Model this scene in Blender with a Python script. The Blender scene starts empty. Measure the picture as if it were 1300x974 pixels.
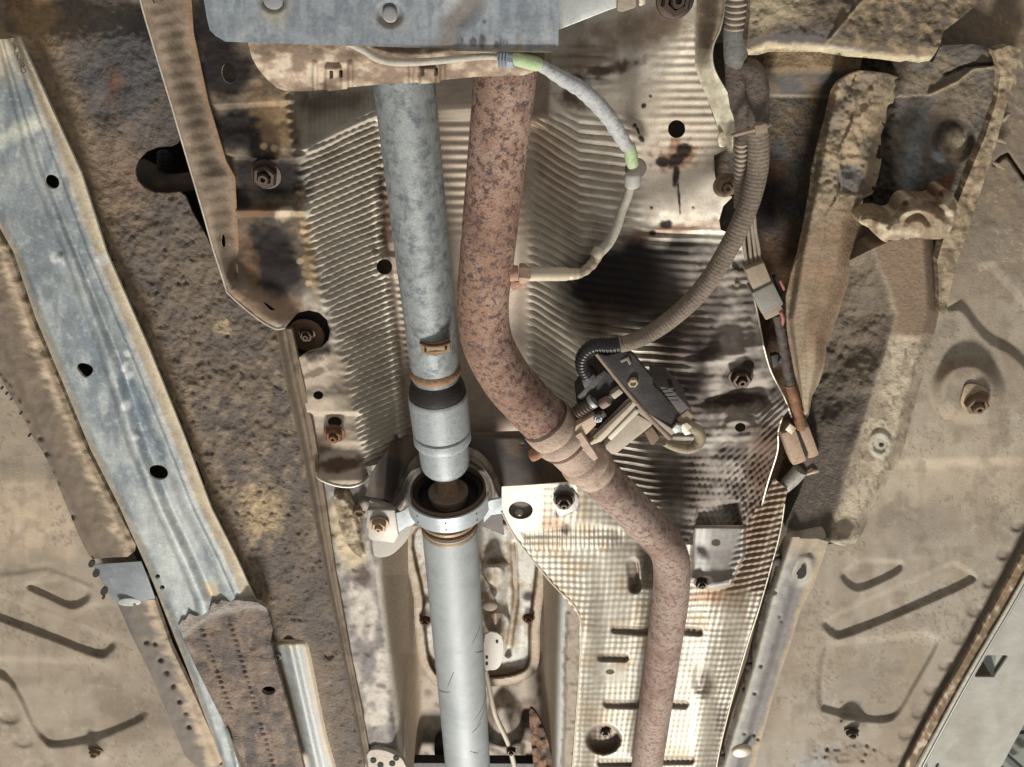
import bpy, bmesh, math, random
import numpy as np
from mathutils import Vector, Matrix

random.seed(4)
SC = bpy.context.scene
COL = SC.collection
R = math.radians

# ------------------------------------------------------------------ camera, world, lights, exposure
FPX = 960.0                      # focal length for a 1300 px wide frame
ELEV = R(55.8)                   # the camera looks up under the car at this elevation
cam_d = bpy.data.cameras.new('Camera')
cam_d.sensor_fit = 'HORIZONTAL'; cam_d.sensor_width = 36.0
cam_d.lens = FPX / 1300.0 * 36.0
cam_d.clip_start = 0.02; cam_d.clip_end = 200
cam = bpy.data.objects.new('Camera', cam_d); COL.objects.link(cam)
cam.location = (0, 0, 0); cam.rotation_euler = (R(90) + ELEV, 0, 0)
SC.camera = cam

w = bpy.data.worlds.new('World'); SC.world = w; w.use_nodes = True
bg = w.node_tree.nodes['Background']
bg.inputs[0].default_value = (1.0, 0.985, 0.96, 1); bg.inputs[1].default_value = 0.34


def area_light(name, loc, target, size, power, col):
    d = bpy.data.lights.new(name, 'AREA'); d.shape = 'RECTANGLE'
    d.size, d.size_y = size; d.energy = power; d.color = col
    o = bpy.data.objects.new(name, d); COL.objects.link(o)
    o.location = loc
    o.rotation_euler = (Vector(target) - Vector(loc)).to_track_quat('-Z', 'Y').to_euler()
    return o


area_light('key_or_fill_lamp', (0.15, 7.6, -4.0), (0, .6, .8), (1.8, 1.4), 1120, (1.0, 0.97, 0.92))
area_light('key_or_fill_lamp', (0.6, -2.6, -2.2), (0, .5, .8), (2.0, 1.2), 16, (1.0, 0.97, 0.93))  # fill added to lift the dark sides; no such source known

SC.view_settings.view_transform = 'Standard'
SC.view_settings.look = 'None'
SC.view_settings.exposure = 0.0
SC.view_settings.gamma = 1.0
SC.view_settings.use_curve_mapping = False

# ------------------------------------------------------------------ helpers
sE, cE = math.sin(ELEV), math.cos(ELEV)


def W(x, y, H):
    """point at height H above the camera, seen at photo position x, y"""
    x = np.asarray(x, float); y = np.asarray(y, float); H = np.asarray(H, float)
    dx = x - 650.0; dz = sE * FPX - cE * (y - 487.0); dy = cE * FPX + sE * (y - 487.0)
    t = H / dz
    return np.stack([dx * t, dy * t, H + 0 * dx], -1)


def mpp(y, H):
    """metres per photo pixel"""
    return H / (sE * FPX - cE * (y - 487.0))


def S(r, g, b):
    c = np.array([r, g, b]) / 255.0
    c = c * .93 + .07 * c.mean()
    return np.where(c <= .04045, c / 12.92, ((c + .055) / 1.055) ** 2.4)


def _h(i, j, s):
    n = (i * 374761393 + j * 668265263 + s * 974634777) & 0xffffffff
    n = ((n ^ (n >> 13)) * 1274126177) & 0xffffffff
    n = n ^ (n >> 16)
    return (n & 0xffff) / 65535.0


def vn(x, y, s=0):
    i = np.floor(x).astype(np.int64); j = np.floor(y).astype(np.int64)
    fx = x - i; fy = y - j
    fx = fx * fx * fx * (fx * (fx * 6 - 15) + 10); fy = fy * fy * fy * (fy * (fy * 6 - 15) + 10)
    a = _h(i, j, s); b = _h(i + 1, j, s); c = _h(i, j + 1, s); d = _h(i + 1, j + 1, s)
    return (a * (1 - fx) + b * fx) * (1 - fy) + (c * (1 - fx) + d * fx) * fy


def fbm(x, y, o=4, s=0):
    t = 0; a = .5; n = 0
    for k in range(o):
        t = t + a * vn(x * 2 ** k + 17.3 * k, y * 2 ** k + 9.1 * k, s + k); n += a; a *= .5
    return t / n


def ss(e0, e1, v):
    t = np.clip((v - e0) / (e1 - e0), 0, 1)
    return t * t * (3 - 2 * t)


def sd(poly, X, Y, margin=60):
    """signed distance in px, negative inside"""
    poly = np.asarray(poly, float)
    out = np.full(X.shape, 99.0)
    x0, y0 = poly.min(0) - margin; x1, y1 = poly.max(0) + margin
    m = (X > x0) & (X < x1) & (Y > y0) & (Y < y1)
    x = X[m]; y = Y[m]
    d = np.full(x.shape, 1e9); ins = np.zeros(x.shape, bool)
    n = len(poly)
    for k in range(n):
        ax, ay = poly[k]; bx, by = poly[(k + 1) % n]
        ex, ey = bx - ax, by - ay
        t = np.clip(((x - ax) * ex + (y - ay) * ey) / (ex * ex + ey * ey + 1e-9), 0, 1)
        d = np.minimum(d, (x - ax - t * ex) ** 2 + (y - ay - t * ey) ** 2)
        if by != ay:
            c = ((ay > y) != (by > y)) & (x < (bx - ax) * (y - ay) / (by - ay) + ax)
            ins ^= c
    d = np.sqrt(d)
    out[m] = np.where(ins, -d, d)
    return out


def nearest(polys, x, y):
    bd = np.full(x.shape, 1e9); bx_ = x.copy(); by_ = y.copy()
    for poly in polys:
        poly = np.asarray(poly, float); n = len(poly)
        for k in range(n):
            ax, ay = poly[k]; bx, by = poly[(k + 1) % n]
            ex, ey = bx - ax, by - ay
            t = np.clip(((x - ax) * ex + (y - ay) * ey) / (ex * ex + ey * ey + 1e-9), 0, 1)
            qx = ax + t * ex; qy = ay + t * ey
            d = (x - qx) ** 2 + (y - qy) ** 2
            m = d < bd
            bd[m] = d[m]; bx_[m] = qx[m]; by_[m] = qy[m]
    return bx_, by_


def dl(pts, X, Y):
    """distance to a polyline"""
    d = np.full(X.shape, 1e9)
    for (ax, ay), (bx, by) in zip(pts[:-1], pts[1:]):
        ex, ey = bx - ax, by - ay
        t = np.clip(((X - ax) * ex + (Y - ay) * ey) / (ex * ex + ey * ey + 1e-9), 0, 1)
        d = np.minimum(d, (X - ax - t * ex) ** 2 + (Y - ay - t * ey) ** 2)
    return np.sqrt(d)


def blob(X, Y, cx, cy, rx, ry, rot=0, soft=.5, nz=.35, s=0, sc=18.):
    c, k = math.cos(R(rot)), math.sin(R(rot))
    u = ((X - cx) * c + (Y - cy) * k) / rx; v = (-(X - cx) * k + (Y - cy) * c) / ry
    d = np.sqrt(u * u + v * v) + nz * 2 * (fbm(X / sc, Y / sc, 4, s + 31) - .5)
    return 1 - ss(1 - soft, 1 + soft * .4, d)


def spl(pts, n=6, closed=True):
    p = np.asarray(pts, float); N = len(p); out = []
    rng = range(N) if closed else range(N - 1)
    for i in rng:
        a, b, c, d = (p[(i - 1) % N], p[i], p[(i + 1) % N], p[(i + 2) % N]) if closed else \
            (p[max(i - 1, 0)], p[i], p[i + 1], p[min(i + 2, N - 1)])
        for k in range(n):
            t = k / n
            out.append(.5 * ((2 * b) + (c - a) * t + (2 * a - 5 * b + 4 * c - d) * t * t + (3 * b - a - 3 * c + d) * t ** 3))
    if not closed: out.append(p[-1])
    return np.array(out)


def ell(cx, cy, rx, ry, rot=0, n=28):
    a = np.linspace(0, 2 * np.pi, n, endpoint=False); c, k = math.cos(R(rot)), math.sin(R(rot))
    u, v = rx * np.cos(a), ry * np.sin(a)
    return np.stack([cx + u * c - v * k, cy + u * k + v * c], -1)


def prof(X, Y, rows, sm=4):
    ys = [r[0] for r in rows]
    def at(Xs):
        hs = [np.interp(Xs, [p[0] for p in r[1]], [p[1] for p in r[1]]) for r in rows]
        out = np.where(Y <= ys[0], hs[0], hs[-1])
        for k in range(len(ys) - 1):
            m = (Y > ys[k]) & (Y <= ys[k + 1])
            t = (Y - ys[k]) / (ys[k + 1] - ys[k])
            out = np.where(m, hs[k] * (1 - t) + hs[k + 1] * t, out)
        return out
    return (at(X - sm) + at(X - sm / 2) + at(X) + at(X + sm / 2) + at(X + sm)) / 5


def mixc(C, c, m):
    m = np.clip(np.asarray(m), 0, 1)[..., None]
    return C * (1 - m) + np.asarray(c) * m


def flat(X, c):
    return np.broadcast_to(np.asarray(c, float), X.shape + (3,)).copy()


# ------------------------------------------------------------------ materials
MATS = {}


def mat(name, rough=.8, metal=0., bump=.25, bscale=260., mott=.35, mscale=40., attr=True, color=(.5, .5, .5), speck=None, spec=.35):
    """surface whose base colour comes from the mesh's own paint or from one colour, broken up by two grains"""
    if name in MATS: return MATS[name]
    m = bpy.data.materials.new(name); m.use_nodes = True; MATS[name] = m
    nt = m.node_tree; N = nt.nodes; L = nt.links
    bs = N['Principled BSDF']
    tc = N.new('ShaderNodeTexCoord')
    n1 = N.new('ShaderNodeTexNoise'); n1.inputs['Scale'].default_value = mscale; n1.inputs['Detail'].default_value = 8; n1.inputs['Roughness'].default_value = .65
    n2 = N.new('ShaderNodeTexNoise'); n2.inputs['Scale'].default_value = bscale; n2.inputs['Detail'].default_value = 5; n2.inputs['Roughness'].default_value = .6
    for n in (n1, n2): L.new(tc.outputs['Object'], n.inputs['Vector'])
    mr = N.new('ShaderNodeMapRange'); mr.inputs['From Min'].default_value = .25; mr.inputs['From Max'].default_value = .75
    mr.inputs['To Min'].default_value = 1 - mott; mr.inputs['To Max'].default_value = 1 + mott
    L.new(n1.outputs['Fac'], mr.inputs['Value'])
    mr2 = N.new('ShaderNodeMapRange'); mr2.inputs['From Min'].default_value = .3; mr2.inputs['From Max'].default_value = .7
    mr2.inputs['To Min'].default_value = 1 - mott * .6; mr2.inputs['To Max'].default_value = 1 + mott * .6
    L.new(n2.outputs['Fac'], mr2.inputs['Value'])
    mu = N.new('ShaderNodeMath'); mu.operation = 'MULTIPLY'
    L.new(mr.outputs[0], mu.inputs[0]); L.new(mr2.outputs[0], mu.inputs[1])
    vm = N.new('ShaderNodeVectorMath'); vm.operation = 'SCALE'
    L.new(mu.outputs[0], vm.inputs['Scale'])
    al = None
    if attr:
        at = N.new('ShaderNodeAttribute'); at.attribute_name = 'Col'
        L.new(at.outputs['Color'], vm.inputs[0]); al = at.outputs['Alpha']
    else:
        vm.inputs[0].default_value = tuple(color)
    last = vm.outputs[0]
    if speck:
        for sc_, thr, c_, wd in speck:
            nn = N.new('ShaderNodeTexNoise'); nn.inputs['Scale'].default_value = sc_; nn.inputs['Detail'].default_value = 6; nn.inputs['Roughness'].default_value = .7
            L.new(tc.outputs['Object'], nn.inputs['Vector'])
            q = N.new('ShaderNodeMapRange'); q.inputs['From Min'].default_value = thr; q.inputs['From Max'].default_value = thr + wd
            L.new(nn.outputs['Fac'], q.inputs['Value'])
            mx = N.new('ShaderNodeMix'); mx.data_type = 'RGBA'
            L.new(q.outputs[0], mx.inputs[0]); L.new(last, mx.inputs[6]); mx.inputs[7].default_value = (*c_, 1)
            last = mx.outputs[2]
    L.new(last, bs.inputs['Base Color'])
    bs.inputs['Specular IOR Level'].default_value = spec
    rr = N.new('ShaderNodeMapRange'); rr.inputs['To Min'].default_value = max(rough - .12, .05); rr.inputs['To Max'].default_value = min(rough + .15, 1)
    L.new(n1.outputs['Fac'], rr.inputs['Value'])
    if al is not None:
        ml = N.new('ShaderNodeMath'); ml.operation = 'MULTIPLY'; ml.inputs[1].default_value = metal
        L.new(al, ml.inputs[0]); L.new(ml.outputs[0], bs.inputs['Metallic'])
        rx = N.new('ShaderNodeMix'); rx.data_type = 'FLOAT'
        L.new(al, rx.inputs[0]); rx.inputs[2].default_value = .92; L.new(rr.outputs[0], rx.inputs[3])
        L.new(rx.outputs[0], bs.inputs['Roughness'])
    else:
        bs.inputs['Metallic'].default_value = metal
        L.new(rr.outputs[0], bs.inputs['Roughness'])
    if bump > 0:
        ad = N.new('ShaderNodeMath'); ad.operation = 'MULTIPLY_ADD'; ad.inputs[1].default_value = .6
        L.new(n1.outputs['Fac'], ad.inputs[0]); L.new(n2.outputs['Fac'], ad.inputs[2])
        bp = N.new('ShaderNodeBump'); bp.inputs['Strength'].default_value = bump; bp.inputs['Distance'].default_value = .004
        L.new(ad.outputs[0], bp.inputs['Height']); L.new(bp.outputs[0], bs.inputs['Normal'])
    return m


M_pan = mat('dusty_painted_floor_pan', .85, 0, .30, 420, .14, 26)
M_under = mat('pitted_underseal', .85, 0, .85, 190, .34, 60)
M_zinc = mat('galvanised_rail_steel', .6, .25, .12, 300, .22, 45)
M_alu = mat('embossed_aluminium_sheet', .45, .68, .10, 420, .16, 60)
M_alu2 = mat('dull_dimpled_aluminium', .55, .40, .10, 420, .16, 60)
M_sheet = mat('dirty_bare_sheet', .6, .3, .22, 300, .18, 50)
M_body = mat('dark_body_steel', .9, 0, .5, 200, .3, 40)
M_rust = mat('rusty_exhaust_steel', .8, .25, .30, 420, .30, 170, False, S(154, 122, 102),
             speck=[(7, .46, S(180, 154, 136), .22), (90, .50, S(142, 104, 88), .18), (130, .50, S(92, 76, 74), .10), (170, .55, S(112, 74, 60), .08), (11, .52, S(100, 68, 58), .3)])
M_rust2 = mat('dusty_exhaust_steel', .82, .2, .25, 420, .18, 150, False, S(162, 141, 126),
              speck=[(130, .50, S(122, 98, 86), .10), (110, .61, S(104, 80, 72), .10), (11, .47, S(116, 80, 68), .22), (170, .60, S(78, 58, 54), .10)])
M_cast = mat('dusty_cast_steel', .8, .15, .35, 360, .24, 80, False, S(176, 154, 136), speck=[(34, .52, S(150, 114, 92), .2), (110, .60, S(122, 92, 76), .12)])
M_shaftz = mat('zinc_spangled_tube', .55, .35, .10, 420, .22, 120, False, S(150, 154, 152), speck=[(75, .47, S(108, 114, 117), .16), (200, .60, S(176, 178, 172), .12)])
M_shaft2 = mat('pale_steel_tube', .62, .15, .06, 300, .12, 30, False, S(156, 160, 158), speck=[(16, .52, S(138, 143, 143), .2), (120, .66, S(118, 112, 102), .08)])
M_collar = mat('pale_zinc_collar', .55, .22, .12, 420, .26, 120, False, S(152, 157, 157), speck=[(120, .56, S(120, 126, 128), .15)])
M_black = mat('black_rubber', .6, 0, .2, 300, .3, 70, False, S(42, 36, 33))
M_blackp = mat('black_plastic', .55, 0, .15, 350, .4, 80, False, S(50, 45, 42), speck=[(60, .62, S(104, 92, 80), .2)])
M_darkst = mat('dark_painted_bracket', .65, .1, .12, 300, .16, 40, False, S(96, 87, 82), speck=[(30, .62, S(122, 100, 84), .2)])
M_bright = mat('bright_zinc', .55, .4, .12, 300, .2, 60, False, S(166, 168, 164))
M_nut = mat('oily_nut_steel', .45, .7, .2, 300, .4, 180, False, S(74, 62, 54), speck=[(150, .62, S(150, 126, 104), .12)])
M_nutpale = mat('pale_nut_steel', .5, .5, .15, 300, .25, 150, False, S(190, 176, 154), speck=[(120, .6, S(140, 96, 66), .15)])
M_tape = mat('dusty_cloth_tape', .9, 0, .6, 260, .36, 90, False, S(94, 82, 73), speck=[(50, .58, S(140, 126, 108), .2)])
M_conduit = mat('dusty_corrugated_conduit', .8, 0, .4, 260, .34, 60, False, S(122, 108, 93), speck=[(30, .50, S(74, 64, 56), .2)])
M_wire = mat('pale_wire_sleeve', .7, 0, .2, 300, .18, 80, False, S(172, 164, 148), speck=[(70, .6, S(124, 108, 92), .15)])
M_grey = mat('grey_sleeve', .7, 0, .5, 200, .30, 60, False, S(164, 164, 162), speck=[(60, .58, S(112, 106, 102), .15)])
M_green = mat('pale_green_marker', .7, 0, .15, 300, .14, 60, False, S(164, 182, 136), speck=[(70, .58, S(132, 134, 106), .15)])
M_conn = mat('grey_connector_plastic', .6, 0, .1, 300, .18, 80, False, S(128, 122, 112))
M_connb = mat('dusty_brown_connector', .75, 0, .2, 300, .25, 70, False, S(164, 138, 114), speck=[(70, .56, S(112, 76, 54), .12)])
M_tan = mat('dusty_motor_housing', .7, .15, .1, 300, .16, 60, False, S(168, 154, 136))
M_red = mat('faded_red_wire', .6, 0, .05, 300, .1, 60, False, S(150, 84, 76))
M_white = mat('white_lift_paint', .6, 0, .05, 200, .06, 12, False, S(196, 192, 178))
M_grn = mat('grey_roof_paint', .7, 0, .05, 200, .08, 8, False, S(128, 130, 120))
M_seam = mat('rusty_seam_wax', .85, 0, .7, 200, .38, 70, False, S(120, 94, 68), speck=[(60, .56, S(172, 156, 130), .15)])
M_hole = mat('dark_cavity', .95, 0, .2, 100, .3, 30, False, S(46, 40, 36))
M_print = mat('stamped_characters', .9, 0, 0, 100, .1, 30, False, S(96, 84, 66))


# ------------------------------------------------------------------ objects
def link_mesh(name, me, m, parent=None, smooth=True, ang=None):
    if m is not None: me.materials.append(m)
    if smooth:
        me.polygons.foreach_set('use_smooth', np.ones(len(me.polygons), bool))
        if ang is not None: me.set_sharp_from_angle(angle=R(ang))
    o = bpy.data.objects.new(name, me); COL.objects.link(o)
    if parent is not None: adopt(o, parent)
    return o


def adopt(o, parent):
    o.parent = parent
    p = parent; v = Vector((0, 0, 0))
    while p is not None:
        v += p.location; p = p.parent
    o.matrix_parent_inverse = Matrix.Translation(-v)


def tag(o, label, cat, group=None, kind=None):
    o['label'] = label; o['category'] = cat
    if group: o['group'] = group
    if kind: o['kind'] = kind
    return o


def thing(name, x, y, H, label, cat, group=None, kind=None):
    o = bpy.data.objects.new(name, None); COL.objects.link(o)
    o.empty_display_size = .02
    o.location = tuple(W(x, y, H))
    return tag(o, label, cat, group, kind)


def sheet(name, poly, hf, cf, m, parent=None, step=3., holes=(), thick=.0014, alpha=1.0, rim=None):
    poly = np.asarray(poly, float)
    x0, y0 = np.floor(poly.min(0)) - step; x1, y1 = np.ceil(poly.max(0)) + step
    gx = np.arange(x0, x1 + step, step); gy = np.arange(y0, y1 + step, step)
    X, Y = np.meshgrid(gx, gy)
    cx = (X[:-1, :-1] + step / 2); cy = (Y[:-1, :-1] + step / 2)
    big = 1e6
    keep = sd(poly, cx, cy, big) < 0
    for hpoly in holes: keep &= sd(hpoly, cx, cy, 20) > 0
    ny, nx = X.shape
    cnt = np.zeros((ny, nx), int)
    cnt[:-1, :-1] += keep; cnt[1:, :-1] += keep; cnt[:-1, 1:] += keep; cnt[1:, 1:] += keep
    used = cnt > 0; bnd = used & (cnt < 4)
    bx, by = nearest([poly] + [np.asarray(q, float) for q in holes], X[bnd], Y[bnd])
    X[bnd] = bx; Y[bnd] = by
    idx = -np.ones((ny, nx), int); idx[used] = np.arange(used.sum())
    xs = X[used]; ys = Y[used]
    H = hf(xs, ys)
    C = cf(xs, ys)
    if isinstance(C, tuple): C, A = C
    else: A = np.full(xs.shape, alpha)
    A = np.broadcast_to(np.clip(A, 0, 1), xs.shape)
    co = W(xs, ys, H)
    q = np.stack([idx[:-1, :-1][keep], idx[1:, :-1][keep], idx[1:, 1:][keep], idx[:-1, 1:][keep]], -1)
    faces = [q]
    if thick > 0:
        kp = np.pad(keep, 1)
        e = []
        up = keep & ~kp[:-2, 1:-1]; dn = keep & ~kp[2:, 1:-1]; lf = keep & ~kp[1:-1, :-2]; rt = keep & ~kp[1:-1, 2:]
        e.append(np.stack([idx[:-1, :-1][up], idx[:-1, 1:][up]], -1))
        e.append(np.stack([idx[1:, 1:][dn], idx[1:, :-1][dn]], -1))
        e.append(np.stack([idx[1:, :-1][lf], idx[:-1, :-1][lf]], -1))
        e.append(np.stack([idx[:-1, 1:][rt], idx[1:, 1:][rt]], -1))
        e = np.concatenate(e)
        bv = np.unique(e); n0 = len(co)
        mp = np.zeros(n0, int); mp[bv] = n0 + np.arange(len(bv)); mp2 = np.zeros(n0, int); mp2[bv] = n0 + len(bv) + np.arange(len(bv))
        c1 = co[bv].copy(); c2 = co[bv].copy(); c2[:, 2] += thick
        co = np.concatenate([co, c1, c2])
        rc = C[bv] if rim is None else np.broadcast_to(np.asarray(rim), (len(bv), 3))
        C = np.concatenate([C, rc, rc]); A = np.concatenate([A, A[bv], A[bv]])
        faces.append(np.stack([mp[e[:, 0]], mp[e[:, 1]], mp2[e[:, 1]], mp2[e[:, 0]]], -1))
    f = np.concatenate(faces)
    me = bpy.data.meshes.new(name)
    me.vertices.add(len(co)); me.vertices.foreach_set('co', co.astype(np.float32).ravel())
    me.loops.add(f.size); me.loops.foreach_set('vertex_index', f.astype(np.int32).ravel())
    me.polygons.add(len(f)); me.polygons.foreach_set('loop_start', np.arange(0, f.size, 4, dtype=np.int32))
    me.update(calc_edges=True)
    at = me.attributes.new('Col', 'FLOAT_COLOR', 'POINT')
    at.data.foreach_set('color', np.concatenate([np.clip(C, .004, 1), A[:, None]], 1).astype(np.float32).ravel())
    me.validate()
    return link_mesh(name, me, m, parent)


def tube3(name, P, r, m, parent=None, seg=20, cap=True, ang=40, hollow=False):
    """P (n,3) centre line, r (n,) radii"""
    P = np.asarray(P, float); r = np.broadcast_to(np.asarray(r, float), (len(P),)); n = len(P)
    T = np.gradient(P, axis=0)
    # keep tangents valid where consecutive points nearly coincide
    for i in range(n):
        if np.linalg.norm(T[i]) < 1e-9: T[i] = T[i - 1]
    T /= np.linalg.norm(T, axis=1)[:, None]
    a = np.array([0, 0, 1.]) if abs(T[0][2]) < .9 else np.array([1., 0, 0])
    u = a - T[0] * a.dot(T[0]); u /= np.linalg.norm(u)
    th = np.linspace(0, 2 * np.pi, seg, endpoint=False); V = []
    for i in range(n):
        u = u - T[i] * u.dot(T[i]); u /= np.linalg.norm(u); v = np.cross(T[i], u)
        V.append(P[i] + r[i] * (np.cos(th)[:, None] * u + np.sin(th)[:, None] * v))
    V = np.concatenate(V).tolist(); F = []
    for i in range(n - 1):
        for k in range(seg):
            k2 = (k + 1) % seg
            F.append((i * seg + k, i * seg + k2, (i + 1) * seg + k2, (i + 1) * seg + k))
    if cap:
        F.append(tuple(reversed(range(seg)))); F.append(tuple(range((n - 1) * seg, n * seg)))
    me = bpy.data.meshes.new(name); me.from_pydata(V, [], F); me.update()
    return link_mesh(name, me, m, parent, True, ang)


def tube(name, pts, m, parent=None, seg=20, n=8, rf=None, ang=40, cap=True):
    """pts: (x, y, H, width px); smooth path through them; rf modulates the radius by arc length"""
    p = np.asarray(pts, float)
    if n > 1 and len(p) > 2: q = spl(p, n, False)
    elif n > 1:
        t = np.linspace(0, 1, n * 2)[:, None]; q = p[0] * (1 - t) + p[1] * t
    else: q = p
    P = W(q[:, 0], q[:, 1], q[:, 2]); r = q[:, 3] / 2 * mpp(q[:, 1], q[:, 2])
    if rf is not None:
        s = np.concatenate([[0], np.cumsum(np.linalg.norm(np.diff(P, axis=0), axis=1))])
        N = max(int(s[-1] / rf[0] * 6), 8); s2 = np.linspace(0, s[-1], N)
        P = np.stack([np.interp(s2, s, P[:, k]) for k in range(3)], -1); r = np.interp(s2, s, r)
        r = r * (1 + rf[1] * np.sign(np.sin(s2 / rf[0] * 2 * np.pi)) * np.abs(np.sin(s2 / rf[0] * 2 * np.pi)) ** .6)
    return tube3(name, P, r, m, parent, seg, cap, ang)


def prism(name, poly, H, thick, m, parent=None, bev=.0012, tilt=None, seg=2):
    """px outline at height H (number or one per point), extruded straight up by thick"""
    p = np.asarray(poly, float)
    Hh = np.broadcast_to(np.asarray(H, float), (len(p),))
    bot = W(p[:, 0], p[:, 1], Hh); top = bot.copy(); top[:, 2] += thick
    n = len(p); V = np.concatenate([bot, top]).tolist()
    F = [tuple(range(n)), tuple(reversed(range(n, 2 * n)))] + [(i, (i + 1) % n, n + (i + 1) % n, n + i)[::-1] for i in range(n)]
    me = bpy.data.meshes.new(name); me.from_pydata(V, [], F)
    bm = bmesh.new(); bm.from_mesh(me)
    bmesh.ops.recalc_face_normals(bm, faces=bm.faces)
    if bev > 0:
        bmesh.ops.bevel(bm, geom=[e for e in bm.edges if e.calc_face_angle(0) > .5], offset=bev, segments=seg, profile=.6, affect='EDGES', clamp_overlap=True)
    bm.to_mesh(me); bm.free()
    return link_mesh(name, me, m, parent, True, 35)


def unit_nut():
    """hex nut, flange and stud around the origin, across flats about 1, opening towards -Z"""
    out = {}
    def disc(rs, zs, seg, bevel=False):
        V = []; F = []
        for r, z in zip(rs, zs):
            for k in range(seg):
                a = 2 * math.pi * (k + .5) / seg; V.append((r * math.cos(a), r * math.sin(a), z))
        for i in range(len(rs) - 1):
            for k in range(seg):
                k2 = (k + 1) % seg; F.append((i * seg + k, i * seg + k2, (i + 1) * seg + k2, (i + 1) * seg + k))
        F.append(tuple(range((len(rs) - 1) * seg, len(rs) * seg)))
        me = bpy.data.meshes.new('piece'); me.from_pydata(V, [], F); me.update()
        bm = bmesh.new(); bm.from_mesh(me); bmesh.ops.recalc_face_normals(bm, faces=bm.faces); bm.to_mesh(me); bm.free()
        me.polygons.foreach_set('use_smooth', np.ones(len(me.polygons), bool)); me.set_sharp_from_angle(angle=R(30))
        return me
    out['nut'] = disc([.56, .58, .58, .5, .36, .34], [0, -.02, -.42, -.5, -.5, -.28], 6)
    out['washer'] = disc([.70, .73, .70, .5], [.02, -.03, -.09, -.13], 28)
    out['stud'] = disc([.27, .27, .22, .12, .1], [0, -.66, -.74, -.74, -.6], 18)
    out['dome'] = disc([1, 1, .94, .8, .55, .25], [.05, -.1, -.22, -.33, -.42, -.46], 28)
    return out


UN = unit_nut()


def place(me, name, m, x, y, H, wpx, parent, rz=0, zs=1., tilt=(0, 0)):
    k = (me.name, m.name)
    if k not in place.cache:
        c = me.copy(); c.materials.append(m); place.cache[k] = c
    o = bpy.data.objects.new(name, place.cache[k]); COL.objects.link(o)
    s = wpx * mpp(y, H)
    o.location = tuple(W(x, y, H)); o.scale = (s, s, s * zs); o.rotation_euler = (tilt[0], tilt[1], rz)
    if parent is not None: adopt(o, parent)
    return o


place.cache = {}


def nut(parent, x, y, H, wpx, m=None, rz=.3, washer=True, stud=True, tilt=(0, 0), name='hex_nut', zs=1.):
    m = m or M_nut
    o = place(UN['nut'], name, m, x, y, H, wpx, parent, rz, zs, tilt)
    if washer:
        c = place(UN['washer'], 'washer', m, x, y, H, wpx, None, rz, zs, tilt); sub(c, o)
    if stud:
        c = place(UN['stud'], 'stud', m, x, y, H, wpx, None, rz, zs, tilt); sub(c, o)
    return o


def sub(c, o):
    """c takes o's place exactly and rides on it"""
    c.location = (0, 0, 0); c.rotation_euler = (0, 0, 0); c.scale = (1, 1, 1)
    c.parent = o
    return c


# ------------------------------------------------------------------ backing sheet added behind everything so that holes look dark
def lumps(X, Y, a, sc, s=0):
    return a * (fbm(X / sc, Y / sc, 4, s) - .5)


def pits(X, Y, a, sc, thr, s=0):
    n = fbm(X / sc, Y / sc, 3, s)
    return a * ss(thr, thr + .10, n)


def c_shell(X, Y):
    C = flat(X, S(74, 64, 54))
    return mixc(C, S(110, 94, 74), fbm(X / 60, Y / 60, 4, 3))


shell = sheet('body_backing', [(-420, -200), (1700, -200), (1560, 240), (1380, 520), (1120, 640), (1010, 1060), (-420, 1060)],
              lambda X, Y: 1.16 + lumps(X, Y, .02, 80, 2), c_shell, M_body, None, 14, thick=0)
tag(shell, 'dark backing sheet added behind the underbody so gaps and holes above the shields stay dark', 'car body backing')

# ------------------------------------------------------------------ left outer floor pan
BEIGE = S(151, 138, 120)
RAIL_L = [(-40, 215), (0, 290), (17, 320), (44, 401), (81, 489), (115, 571), (152, 644), (190, 729), (237, 847), (284, 973), (292, 996)]
RAIL_R = [(-12, 40), (24, 47), (44, 90), (64, 135), (102, 217), (135, 320), (190, 445), (234, 554), (268, 645), (300, 708), (325, 763)]


def xl(Y): return np.interp(Y, [p[1] for p in RAIL_L], [p[0] for p in RAIL_L])


def xr(Y): return np.interp(Y, [p[1] for p in RAIL_R], [p[0] for p in RAIL_R])


P1 = spl([(34, 743), (75, 735), (100, 744), (113, 752), (109, 763), (90, 770), (62, 758)], 4)
P2 = spl([(-60, 732), (0, 757), (70, 783), (136, 809), (145, 818), (138, 827), (124, 832), (70, 812), (0, 786), (-60, 764)], 4)


def h_lpan(X, Y):
    H = .80 + lumps(X, Y, .004, 60, 5)
    H = H + .008 * ss(3.5, -3.5, sd(P1, X, Y)) + .009 * ss(3.5, -3.5, sd(P2, X, Y))
    big = [(-60, 735), (20, 728), (60, 722), (118, 745), (125, 765), (90, 782), (40, 764), (-60, 740)]
    H = H - .003 * ss(4, -4, sd(big, X, Y))
    # shallow dish below the crease, closed by a lip
    dish = spl([(-60, 838), (60, 838), (128, 842), (165, 870), (185, 905), (152, 925), (110, 940), (70, 946), (56, 940), (40, 920), (10, 862), (-60, 850)], 4)
    H = H + .009 * ss(5, -5, sd(dish, X, Y))
    H = H - .004 * ss(12, 0, np.abs(dl([(-10, 850), (25, 895), (52, 940), (75, 1000)], X, Y)))
    for i, (x, y) in enumerate([(10, 905), (28, 935), (45, 965)]):
        H = H + .004 * ss(3, -3, sd(ell(x, y + 6, 13, 7, 8), X, Y))
    H = H + .006 * ss(4, -8, Y - 612) * ss(0, 40, 150 - X) * ss(30, -10, Y - 590)
    H = H - .006 * ss(18, 4, np.hypot((X - 122) / 1.2, Y - 955))
    return H


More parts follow.
